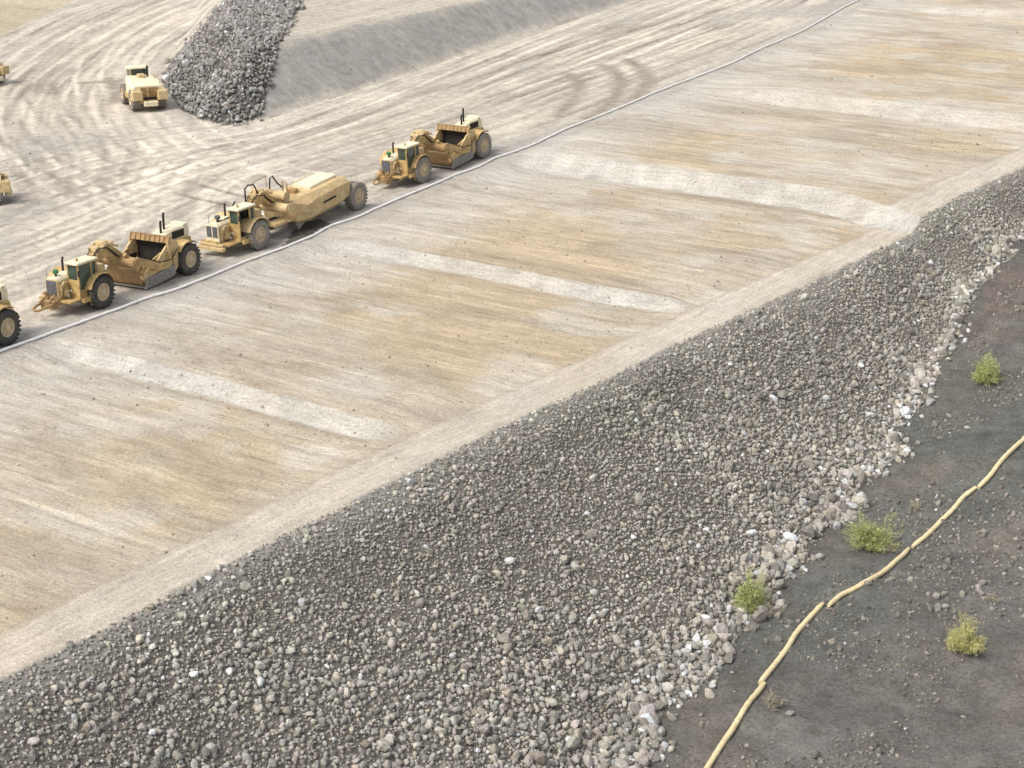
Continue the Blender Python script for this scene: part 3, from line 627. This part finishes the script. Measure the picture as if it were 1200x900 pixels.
# ------------------------------------------------------------------ earthmoving machines (x forward, y left, z up)
def wheel(parent, x, y, side, tyre='tyre', rad=1.0, wid=.78):
    """rim disc with a hub and a lugged tyre; outer face towards side"""
    s_ = side; h = wid / 2; k = rad
    w_ = MB(); w_.lathe_y([(-.30*s_, .535*k), (.24*s_, .535*k), (.33*s_, .53*k), (.34*s_, .48*k), (.22*s_, .42*k), (.24*s_, .26*k), (.30*s_, .22*k), (.31*s_, .05*k)], 24)
    rim = w_.build('wheel', 'rim', parent, True, (x, y, rad))
    hb_ = MB().lathe_y([(.28*s_, .17*k), (.37*s_, .15*k), (.39*s_, .05*k)], 12)
    for j in range(8): a = j * math.pi / 4; hb_.lathe_y([(.20*s_, .03*k), (.27*s_, .03*k)], 5, .32*k*math.cos(a), .32*k*math.sin(a))
    hb_.build('hub', 'rim', rim)
    ty = MB().lathe_y([(-h*.80, .52*k), (-h*.98, .64*k), (-h, .76*k), (-h*.93, .88*k), (-h*.80, .935*k), (h*.80, .935*k), (h*.93, .88*k), (h, .76*k), (h*.98, .64*k), (h*.80, .52*k)], 36, cap=False)
    nl = 24
    for j in range(nl):
        for sg in (-1, 1):
            a0 = 2 * math.pi * (j + (.5 if sg > 0 else 0)) / nl; vs = []
            for (yy, da) in ((.04*sg, .16), (h*1.0*sg, -.02)):
                for dda in (-.055, .055):
                    for rr in (.90, 1.0 if yy*sg < h*.6 else .985): a = a0 + da + dda; vs.append((rr*k*math.cos(a), yy, rr*k*math.sin(a)))
            ty.add(vs, [(0, 1, 3, 2), (4, 6, 7, 5), (0, 4, 5, 1), (2, 3, 7, 6), (1, 5, 7, 3), (0, 2, 6, 4)])
    ty.build('tyre', tyre, rim); return rim
def fender(parent, x, y0, y1, z, r, a0, a1, mat='yellow', n=9):
    m_ = MB(); rings = []
    for i in range(n):
        a = R(a0 + (a1 - a0) * i / (n - 1)); c, s_ = math.cos(a), math.sin(a)
        rings.append([(x + r*c, y0, z + r*s_), (x + (r+.06)*c, y0, z + (r+.06)*s_), (x + (r+.06)*c, y1, z + (r+.06)*s_), (x + r*c, y1, z + r*s_)])
    m_.loft(rings); return m_.build('fender', mat, parent)
def tractor(rt, style):
    """two-wheeled front tractor with its cab on the left"""
    m_ = MB().box(-1.3, 2.95, -.42, .42, .62, 1.12); m_.box(-.35, .35, -1.1, 1.1, .78, 1.22); m_.box(.9, 2.75, .42, 1.28, .84, .95); m_.box(.9, 2.6, -1.2, -.42, .84, .95)
    m_.box(-.9, .1, -1.25, 1.25, 1.95, 2.05)
    m_.build('chassis', 'yellow', rt)
    hood = MB().loft([[(x, -w_, 1.12), (x, w_, 1.12), (x, w_, zt-.14), (x, w_-.12, zt), (x, -w_+.12, zt), (x, -w_, zt-.14)] for x, w_, zt in ((-.05, .44, 2.36), (1.5, .44, 2.30), (2.74, .43, 2.20))]).build('hood', 'cream', rt)
    if style == 'scraper':
        MB().box(2.745, 2.80, -.43, .43, 1.10, 2.14).build('radiator_frame', 'tan', rt)
        rg = MB().box(2.80, 2.83, -.37, .37, 1.20, 2.08)
        for i in range(9): rg.box(2.83, 2.845, -.36, .36, 1.24 + i*.095, 1.27 + i*.095)
        rg.build('radiator', 'grille', rt)
    else:
        MB().box(2.745, 2.82, -.52, .52, 1.02, 2.16).build('radiator_frame', 'cream', rt)
        for yy in (-.25, .25):
            rg = MB().box(2.82, 2.85, yy-.19, yy+.19, 1.35, 2.05)
            for i in range(6): rg.box(2.85, 2.862, yy-.18, yy+.18, 1.4 + i*.11, 1.44 + i*.11)
            rg.build('radiator', 'grille', rt)
    ep = MB().box(1.62, 2.72, .441, .47, 1.18, 2.0); ep.tube([(2.5, .52, 1.25), (2.5, .55, 1.75), (2.2, .54, 1.95), (1.75, .54, 1.9)], .06, 6); ep.tube([(2.3, .58, 1.2), (2.1, .58, 1.6), (1.8, .56, 1.55)], .05, 6); ep.box(1.8, 2.25, .47, .66, 1.12, 1.5, .03); ep.box(2.4, 2.62, .47, .6, 1.5, 1.85, .03)
    ep.build('engine_side', 'tan', rt)
    # cab: panels, posts, panes and roof
    cab = MB().box(1.50, 1.60, .445, 1.28, .95, 2.02); cab.box(.0, 1.50, 1.18, 1.28, .95, 1.42 if style == 'scraper' else 1.1); cab.box(.0, 1.50, .445, .53, .95, 2.02); cab.box(.0, .10, .53, 1.18, .95, 2.0)
    for x, y in ((1.51, .45), (1.51, 1.19), (.0, .45), (.0, 1.19), (.42, 1.19)): cab.box(x, x+.085, y, y+.085, 1.42, 2.94)
    cab.box(.0, .42, 1.185, 1.275, 1.42, 2.05); cab.box(0, 1.6, .45, 1.28, 2.86, 2.94); cab.box(1.601, 1.66, .8, .95, 1.2, 1.34)
    cab = cab.build('cab', 'yellow', rt)
    MB().box(-.10, 1.72, .38, 1.36, 2.94, 3.05, .04).build('roof', 'cream', cab)
    MB().box(1.54, 1.56, .535, 1.19, 2.02, 2.86).build('window', 'glass', cab)
    MB().box(.505, 1.505, 1.215, 1.235, 1.95 if style != 'scraper' else 1.42, 2.86).build('window', 'glass', cab) if style == 'scraper' else None
    MB().box(.09, .42, 1.215, 1.235, 2.06, 2.86).build('window', 'glass', cab); MB().box(.03, .05, .535, 1.19, 2.0, 2.86).build('window', 'glass', cab); MB().box(.09, 1.5, .48, .50, 2.02, 2.86).build('window', 'glass', cab)
    MB().box(.25, .75, .62, 1.1, .95, 1.55, .05).box(.18, .32, .62, 1.1, 1.5, 2.15, .05).build('seat', 'dark', cab)
    MB().box(1.605, 1.64, .55, .72, 1.30, 1.46, .02).build('headlight', 'white', rt)
    for sg in (1, -1): fender(rt, 0, sg*.72, sg*1.68, 1.0, 1.10, 20, 158, 'tan' if style == 'water' else 'yellow'); MB().box(.95, 1.5, sg*1.28 if sg > 0 else -1.5, 1.5 if sg > 0 else -1.28, .70, .95).build('step', 'yellow', rt)
    MB().tube([(2.2, .0, 2.2), (2.2, 0, 2.42)], .08, 8).build('air_intake', 'dark', rt)
    MB().tube([(2.2, 0, 2.40), (2.2, 0, 2.46), (2.2, 0, 2.60), (2.2, 0, 2.66)], [.15, .19, .19, .10], 10).build('air_cleaner_cap', 'green' if style == 'scraper' else 'grille', rt)
    MB().tube([(1.1, -.28, 2.2), (1.1, -.28, 2.95), (1.02, -.28, 3.12)], .065, 8).build('exhaust_pipe', 'dark', rt)
    MB().tube([(1.2, .9, 3.05), (1.2, .9, 3.2)], .07, 8).build('beacon', 'brown', cab)
    MB().tube([(1.65, 1.30, 2.2), (1.85, 1.55, 2.3), (1.85, 1.55, 2.6)], .018, 5).box(1.84, 1.88, 1.47, 1.63, 2.35, 2.68).build('mirror', 'dark', cab)
    MB().tube([(.05, 1.31, 1.5), (.05, 1.33, 2.8)], .02, 5).tube([(.46, 1.31, 1.5), (.46, 1.33, 2.5)], .018, 5).build('grab_rail', 'steel', cab)
    for y in (-.85, .85): MB().tube([(2.05, y, .95), (2.05, y, 1.15)], .03, 5).box(2.0, 2.12, y-.08, y+.08, 1.15, 1.28, .02).build('work_light', 'steel', rt)
    MB().box(-.75, -.1, .55, 1.2, 2.06, 2.5, .05).build('tank_box', 'tan', rt); MB().box(-.75, -.2, -1.2, -.5, 2.06, 2.42, .05).build('tank_box', 'tan', rt)
    ho_ = MB()
    for k_ in range(4): ho_.tube([(-.3, -.3 + k_*.2, 2.1), (-.7, -.32 + k_*.22, 2.6 + .05*k_), (-1.2, -.2 + k_*.13, 2.7), (-1.6, -.2 + k_*.14, 2.45)], .03, 5)
    ho_.build('hose_bundle', 'dark', rt)
    hr = MB(); hr.tube([(2.6, -.40, 2.15), (2.6, -.40, 2.75), (2.1, -.40, 2.8)], .02, 5); hr.build('hand_rail', 'steel', rt)
def shorten(rt):
    for o in rt.children:
        if o.type == 'MESH' and o.name.split('.')[0] in ('hood', 'radiator_frame', 'radiator', 'engine_side', 'chassis', 'air_intake', 'air_cleaner_cap', 'hand_rail', 'bumper', 'hose_end'):
            for v in o.data.vertices:
                if v.co.x > 1.62: v.co.x = 1.62 + (v.co.x - 1.62) * .72
def gooseneck(rt, z=0.0):
    MB().box(-1.75, -1.15, -.42, .42, .70, 2.35, .06).tube([(-1.45, 0, .55), (-1.45, 0, 2.75)], .20, 10).build('hitch', 'brown', rt)
    g = MB().prism([(-1.05, 2.25), (-1.15, 2.75), (-1.7, 3.05), (-2.6, 3.0), (-3.35, 2.45), (-3.45, 1.75), (-3.0, 1.65), (-2.75, 2.15), (-2.2, 2.5), (-1.6, 2.45)], -.36, .36)
    g.build('gooseneck', 'yellow', rt)
    t_ = MB()
    for yy in (-.42, -.05, .36): t_.tube([(-1.4, yy, 3.0), (-2.0, yy, 3.28), (-3.0, yy, 2.95)], .09, 6)
    t_.box(-2.3, -1.8, -.32, .32, 3.05, 3.42, .06); t_.box(-1.65, -1.3, -.3, .3, 2.9, 3.2, .04); t_.box(-2.95, -2.5, -.25, .2, 2.95, 3.22, .05)
    t_.build('hydraulic_valves', 'tan', rt)
    ho = MB()
    for yy in (.2, .3, -.2): ho.tube([(-.7, yy, 2.1), (-1.0, yy, 2.75), (-1.4, yy*1.3, 3.15), (-2.0, yy*1.6, 3.05), (-2.9, yy*2, 2.3)], .035, 5)
    ho.build('hydraulic_hose', 'dark', rt)
    d_ = MB().lathe_y([(-1.62, .20), (-1.62, .34), (1.62, .34), (1.62, .20)], 18, -3.15, 1.95); d_.lathe_y([(1.62, .22), (1.70, .20), (1.70, .05)], 14, -3.15, 1.95)
    d_.build('draft_tube', 'brown' if z == 0 else 'tan', rt)
def scraper(tyre='tyre', L=8.3, seed=0):
    rt = empty('motor_scraper'); tractor(rt, 'scraper'); shorten(rt); gooseneck(rt)
    for sg in (1, -1): wheel(rt, 0, sg*1.32, sg, tyre); wheel(rt, -L, sg*1.32, sg, tyre)
    MB().box(-6.7, -4.9, -1.295, -1.27, .42, 1.5).build('bowl_shade_sheet', 'dark', rt)  # added dark sheet, stands for the shade inside the bowl
    for sg in (1, -1):
        y = sg * 1.67
        MB().tube([(-3.2, y, 2.36), (-4.2, y, 1.98), (-5.3, y, 1.52), (-6.4, y, 1.45), (-7.2, y*.9, 1.9)], .035, 5).build('hydraulic_hose', 'dark', rt)
        for x in (-5.6, -6.2, -6.8): MB().box(x - .05, x + .05, sg*1.42 - .001 if sg > 0 else -1.5, 1.5 if sg > 0 else -1.419, 1.05, 1.9 if x < -6 else 1.5).build('bowl_rib', 'yellow', rt)
        MB().tube([(-6.9, sg*1.2, 1.2), (-7.9, sg*1.15, 1.75), (-8.3, sg*1.0, 1.9)], [.1, .1, .06], 8).build('tilt_cylinder', 'tan', rt)
    MB().box(-7.1, -6.95, -1.0, 1.0, 1.9, 2.55).tube([(-7.0, -.9, 2.2), (-7.0, .9, 2.2)], .12, 8).build('rear_bulkhead', 'brown', rt)
    lad = MB()
    for i in range(4): lad.box(.62, .98, 1.50, 1.54, .45 + i*.22, .49 + i*.22)
    lad.box(.60, .63, 1.50, 1.54, .40, 1.25).box(.97, 1.0, 1.50, 1.54, .40, 1.25); lad.build('ladder', 'brown', rt)
    MB().box(1.2, 1.55, 1.285, 1.31, 1.05, 1.4).box(.15, .45, 1.285, 1.31, 1.1, 1.38).build('panel_cover', 'brown', rt)
    # front cushion block and bail
    fb = MB().box(2.95, 3.45, -.5, .5, .55, 1.05, .05); fb.tube([(3.2, -.42, .85), (3.9, -.38, .80), (4.35, -.22, .72), (4.45, 0, .70), (4.35, .22, .72), (3.9, .38, .80), (3.2, .42, .85)], .075, 8)
    fb.tube([(3.2, 0, 1.05), (3.35, 0, 1.45), (3.6, 0, 1.5)], .09, 6); fb.tube([(3.0, .25, 1.3), (3.7, .3, .95)], .06, 6); fb.tube([(3.0, -.25, 1.3), (3.7, -.3, .95)], .06, 6)
    fb.v = [(x - .45, y, z) for x, y, z in fb.v]; fb.build('push_pull_bail', 'brown', rt)
    for sg in (1, -1):
        y0, y1 = (1.46, 1.66) if sg > 0 else (-1.66, -1.46)
        a_ = MB().prism([(-2.95, 2.25), (-3.4, 2.28), (-5.4, 1.45), (-6.2, 1.32), (-6.2, .98), (-5.2, 1.02), (-3.6, 1.68), (-2.95, 1.70)], y0, y1); a_.build('draft_arm', 'yellow', rt)
        y0, y1 = (1.30, 1.42) if sg > 0 else (-1.42, -1.30)
        MB().prism([(-4.15, .35), (-4.0, 1.05), (-4.6, 1.35), (-5.3, 1.55), (-6.25, 2.25), (-6.9, 2.45), (-7.4, 2.35), (-7.3, .75), (-6.9, .45)], y0, y1).build('bowl_side', 'tan', rt)
        y0, y1 = (1.425, 1.52) if sg > 0 else (-1.52, -1.425)
        sb = MB().prism([(-3.95, .12), (-4.1, .72), (-6.85, 1.0), (-6.9, .42), (-6.4, .28)], y0, y1)
        for i in range(5): sb.box(-4.5 - i*.5, -4.34 - i*.5, y1 if sg > 0 else y0-.03, y1+.03 if sg > 0 else y0, .36 + i*.03, .62 + i*.03)
        sb.build('side_cutter', 'steel', rt)
        MB().tube([(-2.9, sg*.95, 2.5), (-3.6, sg*1.05, 1.9), (-4.3, sg*1.15, 1.25)], [.12, .12, .07], 8).build('lift_cylinder', 'yellow', rt)
    ap = [[(-3.72 - .55*math.cos(a), y, .85 + .0 + .70*math.sin(a)) for y in (-1.28, 1.28)] for a in [R(q) for q in range(-70, 80, 15)]]
    m_ = MB(); m_.loft([[(-4.35 + .62*math.cos(a), -1.28, .82 + .60*math.sin(a)), (-4.35 + .62*math.cos(a), 1.28, .82 + .60*math.sin(a)), (-4.35 + .55*math.cos(a), 1.28, .82 + .53*math.sin(a)), (-4.35 + .55*math.cos(a), -1.28, .82 + .53*math.sin(a))] for a in [R(q) for q in range(-80, 75, 15)]]); m_.build('apron', 'brown', rt)
    for sg in (1, -1): MB().prism([(-3.85, 1.2), (-4.2, 1.42), (-5.9, 1.95), (-6.0, 1.75), (-4.4, 1.15), (-4.0, .9)], sg*1.25 - .04, sg*1.25 + .04).build('apron_arm', 'yellow', rt)
    MB().box(-7.2, -4.3, -1.30, 1.30, .30, .38).build('bowl_floor', 'brown', rt)
    MB().box(-4.32, -3.98, -1.42, 1.42, .16, .27).build('cutting_edge', 'steel', rt)
    MB().prism([(-6.95, .38), (-6.75, .38), (-6.85, 1.9), (-6.62, 2.45), (-6.75, 2.48), (-7.0, 1.95)], -1.29, 1.29).box(-6.84, -6.78, -1.28, 1.28, 1.15, 1.25).build('ejector', 'dark', rt)  # near-black colour carries the shade of the bowl interior
    sg_ = MB().prism([(-6.36, 2.42), (-6.50, 2.80), (-6.58, 2.80), (-6.44, 2.42)], -1.5, 1.55); sg_.box(-6.62, -6.48, -1.5, 1.55, 2.74, 2.82)
    for i in range(9): y = -1.45 + i*.365; sg_.prism([(-6.31, 2.44), (-6.44, 2.82), (-6.50, 2.82), (-6.37, 2.44)], y, y + .07)
    sg_.build('spill_guard', 'brown', rt)
    for y in (-1.52, 1.40): MB().box(-6.45, -6.3, y, y+.14, 1.4, 2.45).build('guard_post', 'tan', rt)
    rf = MB().prism([(-6.95, .75), (-6.95, 1.85), (-7.5, 2.15), (-9.55, 2.1), (-9.75, 1.3), (-9.4, .75), (-8.6, .7)], -.75, .75); rf.box(-L-.3, -L+.3, -1.1, 1.1, .75, 1.25)
    rf.prism([(-6.9, 1.2), (-7.0, 2.1), (-7.6, 2.05), (-7.5, 1.2)], -1.3, 1.3); rf.build('rear_frame', 'yellow', rt)
    rh = MB().loft([[(x, -.52, 2.1), (x, .52, 2.1), (x, .52, zt-.1), (x, .42, zt), (x, -.42, zt), (x, -.52, zt-.1)] for x, zt in ((-7.15, 2.62), (-8.2, 2.86), (-9.55, 2.86), (-9.7, 2.72))]); rh = rh.build('rear_hood', 'cream', rt)
    MB().box(-9.2, -8.0, .521, .535, 2.2, 2.66).build('side_opening_shade', 'dark', rh); MB().box(-9.2, -8.0, -.535, -.521, 2.2, 2.66).build('side_opening_shade', 'dark', rh)  # flat dark panels painted as the shade of open hood sides
    MB().box(-9.6, -9.2, -.55, .55, 2.86, 2.95, .02).build('rear_cap', 'cream', rh)
    for x, y, zt in ((-7.45, .12, 3.45), (-7.95, -.02, 3.85)): MB().tube([(x, y, 2.6), (x, y, zt-.15), (x-.06, y, zt)], .075, 8).build('exhaust_stack', 'dark', rt)
    for sg in (1, -1): fender(rt, -L, sg*.76, sg*1.62, 1.0, 1.12, 35, 125, 'yellow')
    m_ = MB().box(-10.0, -9.55, -.6, .6, .65, 1.5, .05); m_.prism([(-9.9, .6), (-9.9, 1.25), (-10.35, 1.2), (-10.5, .95), (-10.35, .6)], -.45, .45); m_.tube([(-9.8, 0, 1.45), (-10.0, 0, 1.85)], .08, 6); m_.build('push_block', 'brown', rt)
    return rt
def water_wagon(L=11.0, tyre='tyre_dusty'):
    rt = empty('water_tanker'); tractor(rt, 'water'); gooseneck(rt, 1)
    for sg in (1, -1): wheel(rt, 0, sg*1.32, sg, tyre); wheel(rt, -L, sg*1.32, sg, tyre)
    MB().box(2.82, 3.15, -1.05, 1.05, .55, .78, .04).box(2.82, 3.05, -.95, .95, .82, .98, .03).build('bumper', 'tan', rt)
    m_ = MB().tube([(3.2, -1.0, .95), (3.25, -1.15, .9), (3.25, -1.2, .25)], .03, 5); m_.build('hose_end', 'dark', rt)
    def sec(x, w_, zb, zt, cb, ct): return [(x, -w_+cb, zb), (x, w_-cb, zb), (x, w_, zb+cb), (x, w_, zt-ct), (x, w_-ct, zt), (x, -w_+ct, zt), (x, -w_, zt-ct), (x, -w_, zb+cb)]
    tk = MB().loft([sec(-4.1, 1.35, .75, 1.75, .1, .35), sec(-4.6, 1.55, .62, 2.15, .2, .55), sec(-5.6, 1.62, .50, 2.32, .3, .5), sec(-6.3, 1.62, .55, 2.38, .35, .4), sec(-9.2, 1.60, .85, 2.58, .3, .35), sec(-10.1, 1.5, 1.1, 2.55, .2, .35), sec(-10.35, 1.35, 1.25, 2.35, .1, .3)])
    tk = tk.build('tank', 'tan', rt)
    m_ = MB().loft([sec(-6.6, .75, 2.30, 2.58, .01, .05), sec(-9.6, .75, 2.5, 2.80, .01, .05)]); m_.build('top_platform', 'cream', tk)
    m_ = MB().loft([[(x, 1.60, z0), (x, 1.68, z0), (x, 1.68, z0+.10), (x, 1.60, z0+.10)] for x, z0 in ((-6.9, 1.45), (-8.3, 1.58))]); m_.build('grab_bar', 'dark', tk)
    m_ = MB(); m_.loft([[(x, 1.615, z0), (x, 1.66, z0), (x, 1.66, z0+.05), (x, 1.615, z0+.05)] for x, z0 in ((-6.9, 1.68), (-8.0, 1.78))]); m_.build('tank_seam', 'tan', tk)
    m_ = MB().box(-5.9, -5.4, -.35, .35, 2.2, 2.6, .06); m_.build('hatch', 'brown', tk)
    for sg in (1, -1):
        y0, y1 = (1.63, 1.72) if sg > 0 else (-1.72, -1.63)
        MB().prism([(-3.0, 2.3), (-3.45, 2.3), (-5.9, 1.55), (-6.2, 1.2), (-5.6, 1.15), (-3.6, 1.6), (-3.0, 1.65)], y0, y1).build('draft_arm', 'tan', rt)
    fr = MB().box(-4.4, -1.7, -.5, .5, .55, .95); fr.box(-L-.25, -L+.25, -1.0, 1.0, .8, 1.2); fr.box(-L-.5, -9.5, -.6, .6, .8, 1.6); fr.build('frame', 'dark', rt)
    MB().prism([(-4.4, .15), (-4.15, .7), (-5.0, .75), (-5.1, .5)], .5, 1.3).build('spray_head', 'steel', rt)
    MB().box(-4.0, -1.9, .5, 1.35, .95, 1.15, .03).build('side_deck', 'tan', rt)
    pm_ = MB().lathe_y([(-.8, .1), (-.8, .34), (.9, .34), (.9, .1)], 14, -3.9, 2.55); pm_.box(-4.3, -3.6, -1.2, -.7, 2.3, 2.8, .05); pm_.build('pump', 'tan', rt)
    for pts in ([(-1.0, -.25, 2.5), (-1.0, -.25, 3.6), (-1.15, -.1, 3.85), (-1.5, .1, 3.85), (-1.7, .15, 3.4), (-1.8, .15, 3.1)], [(-3.6, -.3, 3.0), (-3.7, -.3, 3.7), (-3.9, -.25, 3.85), (-4.2, -.1, 3.3), (-4.6, 0, 2.9)], [(2.4, .1, 2.3), (1.9, .2, 2.25), (1.3, .3, 2.4), (.9, .25, 3.0), (.6, .2, 3.2)]):
        MB().tube(pts, .055, 7).build('hose', 'dark', rt)
    m_ = MB(); m_.tube([(-2.0, -.5, 3.2), (-2.1, -.5, 3.75), (-3.5, -.5, 3.9), (-3.6, -.5, 3.1)], .03, 5); m_.tube([(-4.2, .7, 2.6), (-4.2, .7, 3.4), (-4.4, .2, 3.4), (-4.4, .2, 2.7)], .05, 5); m_.build('hand_rail', 'brown', rt)
    return rt
def wheel_tractor():
    """articulated wheeled machine seen from behind: long rear hood, cab in front of it"""
    rt = empty('wheel_tractor')
    for x in (1.55, -1.75):
        for sg in (1, -1): wheel(rt, x, sg*1.05, sg, 'tyre_dusty', .82, .62)
    MB().box(-2.6, 2.4, -.75, .75, .6, 1.15).box(-.75, .8, .75, 1.25, .75, 1.15).box(-.75, .8, -1.25, -.75, .75, 1.15).box(2.4, 3.0, -1.0, 1.0, .5, 1.2, .05).build('chassis', 'yellow', rt)
    MB().loft([[(x, -w_, 1.15), (x, w_, 1.15), (x, w_, zt-.2), (x, w_-.2, zt), (x, -w_+.2, zt), (x, -w_, zt-.2)] for x, w_, zt in ((.9, 1.12, 2.35), (-1.4, 1.28, 2.15), (-2.5, 1.28, 1.95))]).build('hood', 'cream', rt)
    MB().box(-2.62, -2.5, -.7, .7, 1.1, 1.85).tube([(-2.66, -.35, 1.2), (-2.75, -.1, 1.6), (-2.66, .25, 1.75)], .07, 6).tube([(-2.68, .1, 1.15), (-2.72, .1, 1.85)], .09, 6).box(-2.7, -2.62, -.5, .6, 1.3, 1.42).build('rear_machinery', 'brown', rt)
    for sg in (1, -1): MB().box(-3.05, -2.3, .6 if sg > 0 else -1.42, 1.42 if sg > 0 else -.6, .9, 1.62, .06).build('rear_box', 'tan', rt)
    MB().box(-3.2, -2.75, -.55, .55, .45, .82, .05).build('bumper', 'cream', rt)
    MB().box(-2.64, -2.6, -.55, .55, .9, 1.1).build('tow_recess_shade', 'dark', rt)  # solid dark slab, its colour stands for a shaded recess
    cab = MB().box(.9, 2.1, -.7, .7, 1.15, 1.95)
    for x in (.92, 2.0):
        for y in (-.7, .61): cab.box(x, x+.09, y, y+.09, 1.95, 2.85)
    cab = cab.build('cab', 'yellow', rt); MB().box(.8, 2.25, -.82, .82, 2.85, 2.98, .04).build('roof', 'cream', cab)
    MB().box(.95, .97, -.6, .6, 1.96, 2.84).build('window', 'glass', cab); MB().box(2.04, 2.06, -.6, .6, 1.96, 2.84).build('window', 'glass', cab)
    for y in (-.67, .65): MB().box(1.02, 1.99, y, y+.02, 1.96, 2.84).build('window', 'glass', cab)
    MB().tube([(.3, -.55, 2.2), (.3, -.55, 3.0), (.24, -.55, 3.12)], .09, 8).build('exhaust_stack', 'dark', rt)
    MB().tube([(-.6, -.9, 2.2), (-.6, -.95, 2.6), (-2.2, -.95, 2.4), (-2.3, -.9, 1.95)], .03, 5).build('hand_rail', 'yellow', rt)
    MB().box(-.2, .5, -.3, .3, 2.25, 2.55, .08).build('air_cleaner', 'tan', rt)
    return rt
def place(rt, front, rear, L=8.3, yoff=1.45):
    """stand a machine on the land by the ground contact of its visible left wheels"""
    A, B = land_pts([front, rear]); A, B = Vector(A), Vector(B); fwd = (A - B).normalized()
    left = Vector((0, 0, 1)).cross(fwd).normalized(); up_ = fwd.cross(left)
    o = (A + B) / 2 + fwd * L / 2 - left * yoff
    rt.matrix_world = Matrix(((fwd.x, left.x, up_.x, o.x), (fwd.y, left.y, up_.y, o.y), (fwd.z, left.z, up_.z, o.z), (0, 0, 0, 1)))
    return (A - B).length, fwd, o
GRP = 'motor scrapers lined up along the haul road'
s1 = scraper(); tag(s1, 'motor scraper with black tyres and a grey radiator, in front of the water tanker', 'scraper', GRP)
L1, fw1, o1 = place(s1, (120, 361), (222, 321.5))
s3 = scraper('tyre_dusty'); tag(s3, 'farthest motor scraper with dusty grey tyres, behind the water tanker', 'scraper', GRP)
L3, fw3, o3 = place(s3, (493.5, 214.7), (567.7, 184))
s0 = copy_tree(s1); tag(s0, 'motor scraper cut off by the left edge, only its rear wheel and push block showing', 'scraper', GRP)
rear0 = land_pts([(8, 404)])[0]; f0 = Vector((fw1.x, fw1.y, 0)).normalized(); l0 = Vector((-f0.y, f0.x, 0))
oo = Vector(rear0) + f0 * 8.3 - l0 * 1.45; zz0 = zat(*rear0[:2]); s0.matrix_world = Matrix(((f0.x, l0.x, 0, oo.x), (f0.y, l0.y, 0, oo.y), (0, 0, 1, zz0), (0, 0, 0, 1)))
ww = water_wagon(); tag(ww, 'yellow water tanker with a long tapered tank between two motor scrapers', 'water tanker')
Lw, fww, oww = place(ww, (303.5, 292), (420, 245), 11.0)
print('WHEELBASES', L1, Lw, L3)
def stand(rt, px, py, deg):
    p = land_pt(px, py); rt.location = p; rt.rotation_euler = (0, 0, R(deg))
wt = wheel_tractor(); tag(wt, 'yellow wheel tractor with a pale cab roof seen from behind beside the rock heap', 'tractor', 'wheel tractors'); stand(wt, 168, 124, 114); wt.scale = (1.14,)*3
w2 = copy_tree(wt); tag(w2, 'yellow machine mostly cut off by the left edge above the row of scrapers', 'tractor', 'wheel tractors'); stand(w2, -45, 240, 200); w2.scale = (1.14,)*3
w3_ = copy_tree(wt); tag(w3_, 'sliver of a machine at the left edge of the upper haul road', 'tractor', 'wheel tractors'); stand(w3_, -31, 98, 150)
print('N objects', len(bpy.data.objects))
